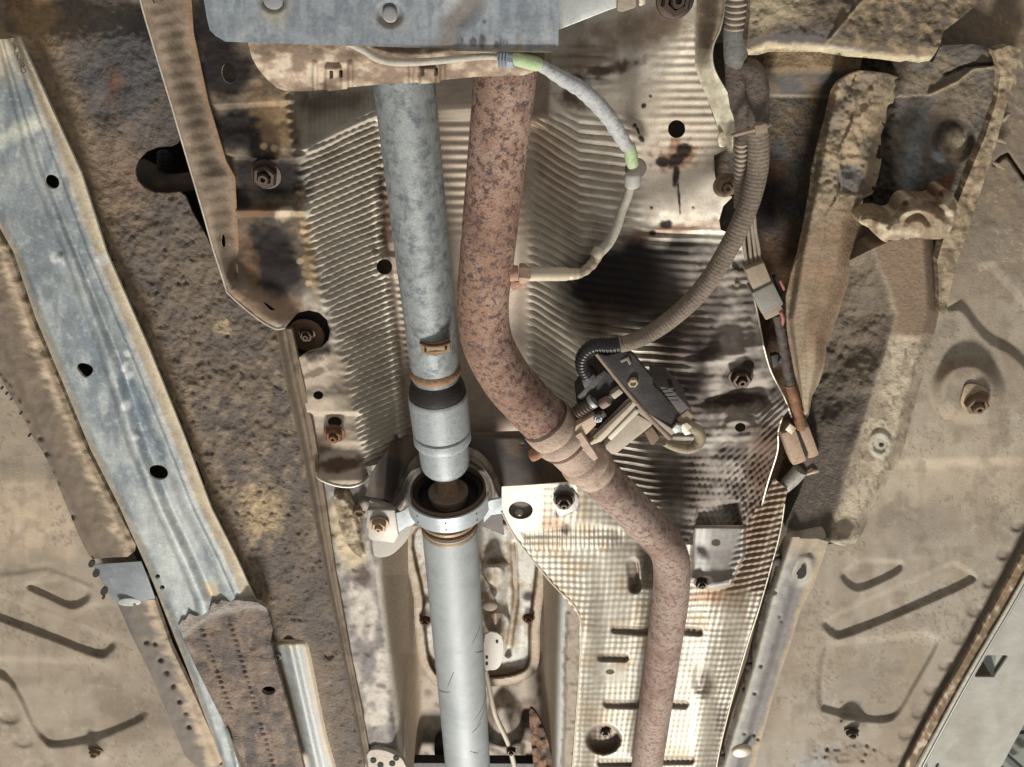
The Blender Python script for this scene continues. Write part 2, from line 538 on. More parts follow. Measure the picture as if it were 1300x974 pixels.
def c_lpan(X, Y):
    C = flat(X, BEIGE)
    C = mixc(C, S(138, 124, 106), fbm(X / 70, Y / 50, 4, 6))
    C = mixc(C, S(112, 98, 82), .8 * blob(X, Y, 165, 905, 60, 42, 20, .8, .4, 2))
    C = mixc(C, S(188, 166, 138), .7 * blob(X, Y, 30, 660, 90, 60, 0, .9, .4, 3))
    C = mixc(C, S(128, 112, 94), .6 * blob(X, Y, 110, 785, 60, 14, 18, .9, .4, 4))
    return grime(X, Y, C, 1)


def grime(X, Y, C, s):
    """stone chips, specks and drips"""
    C = mixc(C, S(104, 88, 70), .55 * ss(.66, .74, fbm(X / 3.2, Y / 3.2, 2, 501 + s)) * ss(.45, .6, fbm(X / 40, Y / 40, 3, 502 + s)))
    C = mixc(C, S(176, 162, 138), .3 * ss(.70, .76, fbm(X / 3.6, Y / 3.6, 2, 503 + s)) * ss(.5, .62, fbm(X / 30, Y / 30, 3, 504 + s)))
    C = mixc(C, S(126, 108, 86), .28 * ss(.52, .74, fbm(X / 13, Y / 60, 4, 505 + s)))
    return mixc(C, S(110, 97, 80), .4 * ss(.56, .72, fbm(X / 22, Y / 18, 5, 506 + s)))


pan_l = thing('floor_pan', 60, 700, .80, 'dusty beige floor pan with pressed ribs on the outer side of the galvanised rail', 'floor pan', 'floor pans of the car')
sheet('panel', [(-340, 60), (-60, 160), (0, 262), (60, 400), (130, 560), (215, 740), (320, 1010), (-340, 1010)], h_lpan, c_lpan, M_pan, pan_l, 2.5)


def strip_c(a, b):
    def f(X, Y):
        C = flat(X, a)
        C = mixc(C, b, fbm(X / 9, Y / 30, 4, 8))
        u = (X - xl(Y)) / 60 + 1
        C = mixc(C, S(186, 164, 136), .9 * ss(.55, .85, u + .4 * (fbm(X / 14, Y / 5, 3, 9) - .5)))
        return C
    return f


def h_strip(X, Y):
    u = np.clip((xl(Y) - X) / 62, 0, 1)
    H = .782 - .010 * ss(0, .25, u) * ss(1, .8, u) + lumps(X, Y, .003, 8, 11) + lumps(X, Y, .005, 26, 12)
    for x, y in ((52, 556), (60, 575), (66, 598), (72, 612), (92, 655), (186, 815), (197, 817), (204, 837), (212, 853), (220, 870), (228, 890), (236, 905), (240, 922)):
        H = H + .006 * ss(5, 1, np.hypot(X - x, Y - y))
    return H


s1 = [(-60, 380), (-30, 440), (0, 478), (10, 497), (20, 512), (41, 554), (55, 575), (68, 601), (85, 644), (100, 680), (112, 704), (118, 710), (140, 708), (162, 707), (171, 700), (172, 692), (148, 646), (110, 571), (78, 492), (40, 404), (12, 320), (-60, 200)]
sheet('sealed_flange', s1, h_strip, strip_c(S(120, 103, 84), S(104, 92, 80)), M_seam if False else M_pan, pan_l, 2.5, thick=.006)
s2 = [(149, 766), (196, 761), (206, 790), (217, 822), (250, 890), (274, 945), (283, 966), (276, 972), (255, 976), (243, 968), (234, 958), (212, 905), (190, 853), (166, 805)]
sheet('sealed_flange', s2, h_strip, strip_c(S(118, 106, 92), S(98, 92, 86)), M_pan, pan_l, 2.5, thick=.008)
for k, (x, y, r_) in enumerate([(2, 493, 1.7), (8, 500, 1.6), (14, 507, 1.3), (26, 525, 1.7), (37, 553, 1.9), (116, 716, 4), (122, 728, 4.5), (132, 751, 4.5), (131, 759, 2)]):
    prism('weld_gap', ell(x, y, r_, r_ * 1.25, 30, 10), .7715 if y < 700 else .779, .002, M_hole, pan_l, 0)
br = prism('gusset_bracket', [(117, 717), (179, 713), (188, 735), (197, 760), (170, 765), (148, 767), (136, 752)], [.780, .770, .769, .769, .772, .780, .781], .0016,
           mat('grey_zinc_gusset', .55, .4, .08, 300, .14, 50, False, S(134, 138, 140)), pan_l, .0006)
prism('weld_lip', ell(164, 765, 15, 5, 0, 20), .771, .004, M_bright, pan_l, .001)
nut(pan_l, 122, 952, .795, 13, mat('dusty_clip', .9, 0, .3, 200, .3, 60, False, S(112, 90, 66)), .4, True, True, (.3, 0), 'push_clip')
place(UN['dome'], 'rubber_plug', M_black, 2, 392, .785, 15, pan_l)

# ------------------------------------------------------------------ galvanised rail
RZ = S(146, 157, 162)


def h_rail(X, Y):
    u = (X - xl(Y)) / (xr(Y) - xl(Y) + 1e-6)
    g = np.interp(Y, [0, 320, 445, 545, 645, 770, 980], [.56, .53, .49, .40, .37, .36, .36])
    H = .775 - .014 * ss(0, .10, u)
    H = H - .010 * ss(g - .01, g + .035, u) + .012 * ss(g + .06, g + .22, u)
    H = H - .006 * ss(.66, .74, u) + .004 * ss(.78, .83, u)
    H = H + .009 * ss(.84, 1.0, u)
    H = H - .004 * ss(12, 0, np.hypot((X - 78), (Y - 328) * 1.2))
    return H + lumps(X, Y, .0012, 40, 21)


def c_rail(X, Y):
    u = (X - xl(Y)) / (xr(Y) - xl(Y) + 1e-6)
    n = fbm(X / 12, Y / 34, 5, 23)
    C = flat(X, S(124, 131, 133))
    C = mixc(C, S(154, 158, 155), ss(.35, .66, n))
    C = mixc(C, S(104, 112, 117), .75 * blob(X, Y, 52, 300, 80, 40, 65, .9, .5, 4))
    C = mixc(C, S(104, 112, 117), .8 * blob(X, Y, 14, 108, 40, 24, 60, .8, .5, 5))
    C = mixc(C, S(92, 108, 122), .8 * blob(X, Y, 175, 520, 75, 14, 64, .9, .5, 7))
    C = mixc(C, S(100, 116, 128), .7 * blob(X, Y, 105, 420, 70, 10, 68, .9, .5, 8))
    C = mixc(C, S(204, 202, 184), .8 * blob(X, Y, 40, 160, 70, 12, -24, .9, .5, 9))
    C = mixc(C, S(184, 186, 178), .6 * blob(X, Y, 215, 700, 90, 45, 64, .9, .5, 6))
    C = mixc(C, S(180, 186, 180), .5 * blob(X, Y, 110, 540, 70, 16, 64, .9, .5, 10))
    C = mixc(C, S(196, 178, 148), .95 * ss(.82, .93, u + .06 * (fbm(X / 10, Y / 10, 3, 24) - .5)))
    C = mixc(C, S(190, 174, 146), .8 * ss(125, 60, Y + 40 * (fbm(X / 18, Y / 18, 3, 26) - .5)))
    C = mixc(C, S(168, 152, 126), .8 * ss(.09, .0, u + .08 * (fbm(X / 8, Y / 12, 3, 27) - .5)))
    # chips and white oxide blooms
    bl = fbm(X / 4.5, Y / 5.5, 3, 25)
    C = mixc(C, S(190, 194, 188), .3 * ss(.66, .74, bl))
    C = mixc(C, S(92, 102, 108), .25 * ss(.30, .22, bl))
    for x, y, rr in ((161, 449, 5), (160, 462, 3.5), (158, 468, 5), (164, 477, 5.5), (70, 327, 8), (130, 330, 9), (160, 515, 7), (173, 556, 5)):
        C = mixc(C, S(204, 206, 200), .8 * blob(X, Y, x, y, rr, rr, 0, .5, .2, 3, 6))
    C = mixc(C, S(176, 154, 122), blob(X, Y, 269, 750, 14, 9, 70, .5, .6, 12, 6))
    A = np.clip(1 - .9 * ss(.84, .95, u), 0, 1)
    return C, A


rail = thing('frame_rail', 150, 500, .765, 'blue grey galvanised frame rail running diagonally with three holes and stamped numbers', 'frame rail')
rp = [(-60, 52), (-12, 50), (8, 50), (24, 47)] + RAIL_R[2:] + [(300, 766), (276, 771), (262, 777), (252, 787), (240, 792), (227, 800), (250, 850), (290, 930), (312, 1000), (292, 1000)] + RAIL_L[::-1][1:] + [(-60, 190)]
rail_holes = [ell(66, 231, 10, 8.5, 40), spl([(97, 466), (103, 461), (113, 463), (118, 468), (117, 474), (109, 480), (103, 475)], 4), ell(201, 600, 12.5, 9.5, 12),
              ell(200, 732, 3.4, 3, 0, 12), ell(206, 746, 3.4, 3, 0, 12)]
sheet('rail', rp, h_rail, c_rail, M_zinc, rail, 2.2, rail_holes, .003, rim=S(190, 186, 170))
sheet('inner_wall', [(-40, 60), (30, 60), (240, 560), (320, 770), (280, 980), (200, 760), (-40, 300)], lambda X, Y: .793 + 0 * X, lambda X, Y: flat(X, S(50, 46, 40)), M_body, rail, 12, thick=0)
# stamped characters, reading down the rail
for ch, x, y, a in (('6', 18, 60, 0), ('1', 19.5, 68, 0), ('/', 23, 76, 0), ('9', 26, 83.5, 0), ('2', 28, 91, 0)):
    cu = bpy.data.curves.new('stamp', 'FONT'); cu.body = ch; cu.size = 15 * mpp(y, .76); cu.align_x = 'CENTER'; cu.align_y = 'CENTER'; cu.extrude = .0004
    cu.resolution_u = 3
    tmp = bpy.data.objects.new('stamp_tmp', cu)
    me = bpy.data.meshes.new_from_object(tmp); bpy.data.objects.remove(tmp)
    o = link_mesh('stamped_character', me, M_print, None, False)
    hz = float(h_rail(np.array([float(x)]), np.array([float(y)]))[0])
    o.location = tuple(W(x, y, hz - .0012)); o.rotation_euler = (math.pi, 0, R(75))
    adopt(o, rail)

# underseal patch over the lower end of the rail, with the bare strip beside it
def h_patch(X, Y):
    H = .760 + lumps(X, Y, .006, 10, 31) + lumps(X, Y, .008, 40, 32)
    H = H - .004 * ss(9, 2, Y - np.interp(X, [227, 250, 262, 280, 300, 325, 345], [806, 788, 780, 772, 767, 765, 768]))
    for (x0, y0, x1, y1) in ((256, 800, 294, 905), (292, 792, 352, 990)):
        H = H - .0035 * ss(4, 1, dl([(x0, y0), (x1, y1)], X, Y)) * (.5 + .5 * np.sin(Y * .95))
    H = H + .035 * ss(-4, 22, X - np.interp(Y, [760, 880, 1000], [335, 360, 400]))
    return H


def c_patch(X, Y):
    C = flat(X, S(122, 104, 88)); n = fbm(X / 16, Y / 16, 5, 33)
    C = mixc(C, S(90, 80, 74), ss(0.33, 0.71, n))
    C = mixc(C, S(140, 118, 104), ss(0.34, 0.16, fbm(X / 7, Y / 24, 3, 34)))
    C = mixc(C, S(150, 142, 132), .7 * ss(14, 4, Y - np.interp(X, [227, 250, 262, 280, 300, 325, 345], [806, 788, 780, 772, 767, 765, 768])))
    return C


seal = sheet('underseal_patch', [(226, 796), (231, 788), (236, 787), (240, 779), (250, 783), (258, 776), (266, 774), (270, 765), (276, 768), (281, 762), (291, 764), (300, 762), (318, 764), (328, 766), (338, 772), (343, 785), (346, 800), (343, 815), (352, 850), (372, 920), (392, 1000), (325, 1000), (300, 950), (255, 860)],
             h_patch, c_patch, M_under, None, 2.2, [ell(341, 877, 9, 5.5, 0)], .007)
adopt(seal, rail)
sheet('hole_floor', ell(341, 877, 14, 9), lambda X, Y: .79 + 0 * X, lambda X, Y: flat(X, S(20, 18, 16)), M_body, rail, 4, thick=0)

# ------------------------------------------------------------------ pitted inner floor panel
FLX = [(352, 418), (365, 480), (380, 545), (397, 630), (415, 720), (436, 820), (452, 900), (468, 990)]


STRIP = spl([(341, 818), (352, 813), (370, 812), (386, 812), (394, 822), (404, 870), (416, 930), (432, 1000), (390, 1000), (372, 930), (352, 850)], 3)


def h_under(X, Y):
    big = fbm(X / 45, Y / 45, 4, 41)
    rough = ss(180, 330, Y) * .8 + .2
    H = .802 + .012 * (big - .5) - rough * lumps(X, Y, .0045, 7, 42) - lumps(X, Y, .0022, 5, 48) + rough * pits(X, Y, .0018, 6, .67, 43)
    H = H - .010 * ss(30, 0, X - xr(Y))
    H = H + .02 * ss(60, 0, Y)
    k = ss(14, 2, sd(STRIP, X, Y))
    return H * (1 - k) + .8035 * k


def c_under(X, Y):
    C = flat(X, S(93, 83, 75)); n = fbm(X / 30, Y / 30, 5, 44)
    C = mixc(C, S(112, 97, 80), .8 * ss(0.33, 0.71, n))
    C = mixc(C, S(76, 75, 75), .9 * blob(X, Y, 155, 80, 75, 85, 20, .7, .4, 5))
    C = mixc(C, S(78, 72, 68), .7 * blob(X, Y, 215, 165, 30, 40, 0, .7, .4, 6))
    C = mixc(C, S(142, 114, 80), .9 * blob(X, Y, 40, 25, 38, 60, -20, .7, .45, 7))
    C = mixc(C, S(136, 116, 90), .8 * blob(X, Y, 85, 140, 26, 80, -20, .8, .45, 8))
    C = mixc(C, S(122, 100, 80), .8 * blob(X, Y, 150, 225, 45, 60, 0, .9, .4, 8))
    C = mixc(C, S(98, 62, 40), .7 * blob(X, Y, 146, 105, 14, 26, 0, .8, .6, 9, 8))
    C = mixc(C, S(150, 128, 100), .9 * ss(34, 4, X - xr(Y) + 24 * (fbm(X / 12, Y / 12, 3, 45) - .5)))
    k = ss(0.53, 0.70, fbm(X / 13, Y / 11, 4, 46)) * ss(380, 480, Y) * ss(760, 680, Y)
    C = mixc(C, S(148, 128, 104), .5 * k)
    C = mixc(C, S(172, 150, 116), .8 * blob(X, Y, 283, 415, 13, 9, 0, .4, .5, 3, 7))
    C = mixc(C, S(74, 66, 60), .15 * ss(0.53, 0.73, fbm(X / 8, Y / 7, 4, 47)) * ss(200, 330, Y))
    C = mixc(C, S(140, 118, 96), .6 * blob(X, Y, 400, 900, 30, 120, -14, .8, .4, 13))
    C = mixc(C, S(178, 154, 116), .8 * blob(X, Y, 330, 650, 30, 40, -14, .8, .7, 14, 8))
    return C


up = [(-70, -70), (200, -70), (217, 132), (222, 150), (226, 168), (228, 177), (225, 183), (217, 186), (200, 187), (186, 193), (175, 204), (171, 216), (174, 229), (183, 239), (196, 245), (212, 246), (228, 244), (236, 250), (244, 270), (262, 300), (275, 330), (300, 380), (352, 418)] + FLX[1:] + [(330, 1000), (290, 800), (240, 640), (180, 460), (120, 320), (60, 180), (0, 70), (-70, 20)]
und = thing('underfloor_panel', 230, 500, .80, 'brown pitted underseal panel with an oval access slot beside the galvanised rail', 'floor panel')
sheet('panel', up, h_under, c_under, M_under, und, 2.0, [], .003)
FY = np.array([418, 480, 545, 630, 720, 820, 900, 1000.])
FL0 = np.array([350, 361, 376, 393, 411, 432, 448, 466.]); FL1 = np.array([370, 384, 398, 412, 425, 443, 459, 477.])


def h_flange(X, Y):
    u = (X - np.interp(Y, FY, FL0)) / (np.interp(Y, FY, FL1) - np.interp(Y, FY, FL0))
    return .800 - .012 * ss(.05, .45, u) + .005 * ss(.55, .75, u) + lumps(X, Y, .002, 14, 49)


def c_flange(X, Y):
    u = (X - np.interp(Y, FY, FL0)) / (np.interp(Y, FY, FL1) - np.interp(Y, FY, FL0))
    C = flat(X, S(100, 86, 70)); C = mixc(C, S(122, 106, 86), ss(.35, .6, u + .3 * (fbm(X / 9, Y / 26, 4, 50) - .5)))
    return mixc(C, S(84, 68, 54), .6 * ss(.5, .7, fbm(X / 8, Y / 18, 4, 52)))


sheet('panel_flange', [(a, b) for a, b in zip(FL0, FY)] + [(a, b) for a, b in zip(FL1[::-1], FY[::-1])], h_flange, c_flange, M_pan, und, 1.6, [], .006)
# bare pressed strip beside the underseal patch
def c_strip(X, Y):
    C = flat(X, S(148, 150, 147)); d = sd(STRIP, X, Y)
    C = mixc(C, S(178, 160, 134), ss(-15, -3, d + 8 * (fbm(X / 9, Y / 9, 3, 51) - .5)))
    return C, ss(0, -10, d)


sheet('bare_metal_strip', STRIP, lambda X, Y: .7995 + .005 * ss(-7, 0, sd(STRIP, X, Y)) - .006 * ss(10, 0, np.abs(X - np.interp(Y, [812, 1000], [366, 408]))), c_strip, M_sheet, und, 2.0, [], 0)
place(UN['dome'], 'stud_head', M_bright, 352, 834, .797, 5.5, und)
nut(und, 352, 834, .796, 5, M_nut, .2, False, False)
# inside the access slot
sl = thing('suspension_arm', 215, 225, .86, 'dark rubber bushed arm showing inside the oval access slot', 'arm')
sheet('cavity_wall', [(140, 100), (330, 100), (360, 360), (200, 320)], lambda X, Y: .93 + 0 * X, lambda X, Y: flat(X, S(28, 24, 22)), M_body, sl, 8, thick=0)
tube('arm', [(180, 214, .88, 26), (200, 229, .86, 34), (222, 233, .855, 24), (262, 226, .85, 22)], mat('dirty_arm_iron', .8, .1, .3, 200, .35, 60, False, S(88, 76, 64)), sl, 18)
for i in range(4):
    tube('rubber_bellows', [(203, 196 + i * 5, .85 + .004 * i, 9), (209, 196 + i * 5.2, .846 + .004 * i, 12), (216, 199 + i * 5, .85 + .004 * i, 9)], M_black, sl, 10, 4)


# ------------------------------------------------------------------ front heat shield
ALU = S(200, 193, 180)


def yv(Y, y0=250., p=9.2):
    """phase of a ripple that keeps its real pitch as the sheet recedes"""
    return -(1900 - y0) / p * np.log(np.maximum(1900 - Y, 50))


FR = [(-30, [(240, .83), (330, .85), (380, .9), (420, 1.0), (480, 1.05), (690, 1.04), (740, .95), (800, .88), (860, .83), (930, .815)]),
      (115, [(250, .81), (300, .82), (365, .83), (385, .85), (430, .91), (475, .94), (640, .94), (690, .92), (750, .88), (830, .845), (930, .815)]),
      (150, [(260, .805), (360, .82), (378, .828), (396, .85), (440, .90), (478, .93), (640, .935), (672, .92), (740, .88), (830, .84), (930, .815)]),
      (300, [(297, .80), (385, .812), (395, .825), (478, .915), (495, .925), (655, .925), (672, .915), (735, .88), (790, .855), (870, .84), (985, .82)]),
      (420, [(350, .80), (416, .81), (428, .825), (495, .915), (508, .925), (655, .925), (680, .915), (740, .875), (800, .855), (900, .83), (985, .80)]),
      (560, [(390, .79), (455, .795), (468, .81), (520, .91), (535, .92), (700, .92), (760, .885), (830, .855), (900, .83), (990, .78)]),
      (690, [(400, .79), (470, .80), (800, .88), (880, .85), (990, .80)])]


def wl(Y): return np.interp(Y, [100, 190, 300, 400, 500, 600], [372, 385, 394, 424, 452, 466])


def wr(Y): return np.interp(Y, [120, 200, 300, 400, 500, 545, 600], [470, 478, 480, 495, 508, 518, 525])


def g_right(X): return .60 * np.clip(X - 735, -80, 0) + .12 * np.clip(X - 735, 0, 400) - .0006 * np.clip(X - 800, 0, 400) ** 2


NUTPAD = None


def h_front(X, Y):
    H = prof(X, Y, FR, 5)
    yc = np.interp(X, [360, 385, 470, 600, 690], [200, 190, 140, 132, 150])
    inx = ss(368, 392, X) * ss(700, 670, X)
    H = H + .13 * np.clip((yc - Y) / 60, 0, 1) * inx
    H = H - .009 * ss(16, 2, np.abs(Y - yc - 4)) * inx
    # ripples of the left wall
    mL = ss(-10, 10, X - wl(Y)) * ss(8, -6, X - wr(Y) - 4) * ss(-2, 10, Y - yc)
    ph = yv(Y + .42 * (X - 430) + 3.0 * (fbm(X / 45, Y / 45, 3, 60) - .5), 250, 8.8) * 2 * np.pi
    bead = .78 + .22 * np.cos((X * .9 + Y * .3) / 7.2 * 2 * np.pi)
    H = H + mL * .0037 * np.sin(ph) * bead
    # scalloped crimp where flange turns into wall
    mC = ss(16, 4, np.abs(X - wl(Y) + 2)) * ss(110, 130, Y) * ss(520, 470, Y)
    H = H + mC * (.0008 + .0016 * ss(230, 190, Y)) * np.sin(yv(Y, 250, 11.5) * 2 * np.pi)
    # facet at the front: upright fine ripples
    H = H + .0010 * np.sin(X / 6.2 * 2 * np.pi) * ss(0, 12, yc - Y) * ss(372, 390, X) * ss(490, 475, X)
    # roof: faint cross ripples, flat bead
    mR = ss(-4, 10, X - wr(Y)) * ss(676, 664, X) * ss(-4, 10, Y - yc)
    H = H + mR * (.0009 * np.sin(yv(Y, 300, 11) * 2 * np.pi) * ss(320, 240, Y) + .0012 * np.sin(yv(Y, 300, 9) * 2 * np.pi) * ss(16, 4, np.abs(X - wr(Y) - 22)) * ss(330, 380, Y))
    H = H - .007 * ss(9, 2, np.abs(X - np.interp(Y, [200, 300, 360, 550], [476, 482, 492, 512]))) * ss(200, 260, Y)
    H = H + .010 * ss(10, 6, np.hypot(X - 488, (Y - 337) * .7)) * 0 - .004 * ss(3, -3, sd([(472, 322), (505, 324), (508, 352), (475, 352)], X, Y))
    # right wall ripples
    ph = yv(Y - g_right(X) + 5 * (fbm(X / 60, Y / 50, 3, 69) - .5), 380, 10.4) * 2 * np.pi
    wob = 1 + .4 * (fbm(X / 25, Y / 25, 3, 61) - .5)
    plain = ss(782, 822, X) * ss(306, 284, Y) * ss(40, 75, Y + .3 * (X - 850))
    mRt = ss(666, 682, X) * ss(-4, 20, Y - 140) * (1 - .97 * plain) * ss(975, 950, X)
    A = .0031 * (1 - .80 * ss(830, 915, X)) * (1 - .45 * blob(X, Y, 800, 355, 95, 66, -6, .6, .1, 33)) * np.interp(Y, [140, 200, 300, 400], [.5, .7, .9, 1.])
    H = H + mRt * A * np.sin(ph) * wob
    H = H + .0012 * np.sin(Y / 14. * 2 * np.pi + X / 60) * ss(690, 705, X) * ss(800, 740, X) * ss(125, 105, Y) * ss(55, 62, Y)
    H = H + plain * .0006 * ss(815, 870, X) * ss(230, 190, Y) * np.sin(yv(Y, 380, 9) * 2 * np.pi) + plain * lumps(X, Y, .006, 60, 62)
    # small crimp ripples across the lower wing
    lw = ss(850, 890, X) * ss(560, 610, Y)
    H = H + .0012 * lw * np.sin((X - .35 * Y) / 7. * 2 * np.pi)
    H = H + .0016 * ss(900, 940, X) * ss(495, 520, Y) * np.sin((Y + .9 * X) / 8.5 * 2 * np.pi) * ss(7, 16, np.hypot(X - 940, Y - 543) - 16)
    # steps of the right wing: nut plateau, tab with a hole, pocket above the bracket
    H = H + lumps(X, Y, .020, 42, 611) * ss(840, 890, X) * ss(300, 340, Y)
    wob2 = 5 * (fbm(X / 18, Y / 18, 3, 63) - .5)
    H = H + .020 * ss(896, 915, X - .25 * (Y - 500)) * ss(990, 975, X) * (ss(486, 494, Y + wob2) - 1) * ss(400, 470, Y) * .6
    H = H + .016 * ss(880, 905, X) * ss(985, 960, X) * ss(488, 496, Y + wob2 - .25 * (940 - X)) * ss(524, 512, Y + wob2)
    H = H - .006 * ss(24, 16, np.hypot((X - 938), (Y - 545) * 1.4))
    H = H + .030 * ss(3, -3, sd([(886, 640), (938, 637), (942, 668), (882, 670)], X, Y))
    H = H - .012 * ss(14, 0, dl([(880, 462), (920, 455), (968, 440)], X, Y)) * .6
    # left flange: steps, pressed nut pads
    fl = ss(8, -8, X - wl(Y))
    H = H + fl * (.006 * ss(131, 139, Y + (X - 290) * .05) - .006 * ss(150, 190, Y))
    H = H + fl * (.010 * ss(199, 205, Y - (X - 330) * .08) - .012 * ss(255, 268, Y) + .006 * ss(268, 276, Y) - .006 * ss(300, 350, Y))
    H = H + fl * lumps(X, Y, .004, 22, 64) * ss(10, 60, Y)
    low = ss(440, 452, Y) * fl
    H = H + low * (.012 * ss(523, 528, Y) - .016 * ss(574, 600, Y))
    H = H + low * .004 * np.sin((Y * .9 + X * .35) / 15) * ss(510, 470, Y)
    H = H - low * .012 * ss(595, 612, Y)
    H = H - .024 * ss(46, 2, dl([(286, 371), (304, 386), (325, 403), (352, 418)], X, Y)) * ss(335, 368, Y) * fl
    H = H + lumps(X, Y, .003, 90, 65)
    return H


def c_front(X, Y):
    C = flat(X, ALU)
    n = fbm(X / 22, Y / 22, 5, 66)
    C = mixc(C, S(172, 157, 136), .6 * ss(0.35, 0.78, n))
    C = mixc(C, S(198, 186, 162), .5 * ss(0.62, 0.33, n))
    A = np.full(X.shape, .95) - .5 * blob(X, Y, 870, 165, 130, 130, 0, .5, .2, 3)
    A = A - .55 * ss(wr(Y) + 6, wr(Y) - 6, X)
    # roof, warm brown film
    roof = ss(-2, 12, X - wr(Y)) * ss(690, 660, X)
    C = mixc(C, S(164, 140, 120), .55 * roof); A = A * (1 - .3 * roof)
    C = mixc(C, S(84, 60, 44), .9 * blob(X, Y, 490, 270, 10, 80, -4, .7, .6, 3, 8) * ss(330, 300, Y))
    C = mixc(C, S(92, 76, 62), .8 * blob(X, Y, 425, 130, 62, 26, -8, .8, .4, 17) * ss(182, 150, Y))  # facet turned away from the lamp, its shade painted in brown
    # grimy left flange
    fl = ss(6, -14, X - wl(Y) + 10 * (fbm(X / 9, Y / 9, 3, 67) - .5)) * ss(395, 350, Y)
    C = mixc(C, S(104, 86, 68), .9 * fl)
    for cx, cy, rx, ry, ro in ((300, 165, 34, 26, 0), (345, 222, 46, 30, 10), (348, 330, 32, 58, -18), (300, 255, 24, 12, 0), (275, 30, 26, 60, 0), (290, 95, 34, 30, 0)):
        C = mixc(C, S(37, 32, 30), .97 * blob(X, Y, cx, cy, rx * 1.25, ry * 1.25, ro, .5, .3, 18, 14)); A = A * (1 - .8 * blob(X, Y, cx, cy, rx, ry, ro, .6))
    C = mixc(C, S(168, 138, 100), .8 * blob(X, Y, 346, 150, 26, 50, -18, .7, .5, 19, 8))
    C = mixc(C, S(112, 78, 50), .8 * blob(X, Y, 316, 270, 40, 8, -4, .7, .6, 20, 8))
    C = mixc(C, S(128, 98, 66), .7 * blob(X, Y, 318, 335, 12, 50, -10, .7, .7, 20, 8))
    C = mixc(C, S(178, 152, 112), .75 * blob(X, Y, 392, 320, 9, 70, -8, .5, .8, 21, 7))
    C = mixc(C, S(196, 176, 148), .8 * blob(X, Y, 362, 272, 14, 9, -10, .6, .5, 22, 8))
    C = mixc(C, S(150, 122, 98), .9 * ss(356, 380, Y - .2 * (X - 320)) * ss(420, 405, Y) * ss(398, 376, X))
    C = mixc(C, S(40, 33, 30), .85 * np.maximum(blob(X, Y, 276, 60, 22, 50, 0, .6, .4, 45, 12), blob(X, Y, 352, 340, 26, 50, -20, .5, .3, 46, 12)) * fl)
    for cx, cy in ((335, 186), (348, 188), (385, 294), (381, 332), (392, 360)):
        C = mixc(C, S(198, 170, 134), blob(X, Y, cx, cy, 5, 4.5, 0, .4, .2, 23, 6))
    low = ss(438, 452, Y) * ss(8, -8, X - wl(Y))
    C = mixc(C, S(152, 130, 106), .6 * low)
    C = mixc(C, S(78, 56, 38), .95 * blob(X, Y, 432, 590, 34, 11, -6, .5, .4, 24, 10) * low)  # shade on the wall at the lower lip, painted dark
    C = mixc(C, S(92, 72, 52), .9 * blob(X, Y, 412, 560, 16, 16, 0, .6, .5, 25, 8) * low)
    C = mixc(C, S(84, 66, 50), .8 * blob(X, Y, 398, 474, 26, 6, -22, .6, .7, 26, 7) * low)
    C = mixc(C, S(60, 48, 40), .9 * blob(X, Y, 395, 428, 30, 34, 0, .4, .4, 27, 8))
    # right wing
    C = mixc(C, S(190, 172, 150), .6 * blob(X, Y, 850, 170, 95, 110, 0, .7, .3, 28))
    C = mixc(C, S(126, 104, 84), .85 * blob(X, Y, 830, 35, 90, 34, -8, .8, .5, 29))
    C = mixc(C, S(128, 106, 88), .75 * blob(X, Y, 740, 70, 60, 22, -14, .8, .5, 30))
    for cx, cy, rx, ry, ro in ((780, 86, 42, 10, -14), (726, 126, 26, 12, 18), (735, 98, 20, 10, 0)):
        C = mixc(C, S(72, 50, 38), .9 * blob(X, Y, cx, cy, rx, ry, ro, .8, .6, 31, 10))
    C = mixc(C, S(148, 120, 98), .7 * blob(X, Y, 690, 170, 26, 70, -6, .9, .4, 31))
    C = mixc(C, S(150, 128, 106), .6 * blob(X, Y, 715, 230, 30, 70, -4, .9, .4, 32))
    # soot and oil
    soot = np.maximum(np.maximum(blob(X, Y, 802, 360, 100, 68, -6, .42, .22, 33, 26), .9 * blob(X, Y, 836, 405, 52, 40, 30, .6, .3, 35, 20)), blob(X, Y, 850, 322, 70, 24, -8, .8, .4, 34, 20))
    C = mixc(C, S(27, 21, 18), .985 * soot); A = A * (1 - .85 * soot)
    C = mixc(C, S(50, 39, 32), .9 * blob(X, Y, 866, 460, 44, 76, 20, .7, .35, 42, 16)); C = mixc(C, S(96, 72, 54), .5 * blob(X, Y, 770, 410, 50, 30, 20, .8, .5, 43, 14)); C = mixc(C, S(58, 46, 40), .7 * blob(X, Y, 810, 600, 70, 26, 30, .8, .4, 44, 16))
    C = mixc(C, S(116, 78, 50), .75 * blob(X, Y, 850, 292, 95, 9, -8, .8, .6, 35, 9))
    wing = ss(820, 880, X) * ss(300, 345, Y); A = A * (1 - .75 * wing)
    C = mixc(C, S(134, 123, 115), .7 * wing); 
    C = mixc(C, S(72, 62, 58), .8 * wing * ss(0.37, 0.67, fbm(X / 30, Y / 24, 4, 68)))
    C = mixc(C, S(72, 56, 46), .7 * blob(X, Y, 850, 420, 50, 60, 30, .8, .4, 36, 20))
    C = mixc(C, S(62, 50, 44), .85 * blob(X, Y, 868, 500, 24, 40, -30, .7, .4, 36, 16))
    C = mixc(C, S(58, 42, 32), .95 * blob(X, Y, 935, 507, 46, 10, -4, .5, .3, 37, 10))  # shade on the step below the nut, painted as a dark band
    C = mixc(C, S(92, 66, 46), .8 * ss(930, 965, X) * ss(520, 560, Y))
    C = mixc(C, S(80, 66, 58), .75 * blob(X, Y, 860, 610, 60, 45, 20, .8, .4, 38, 18))
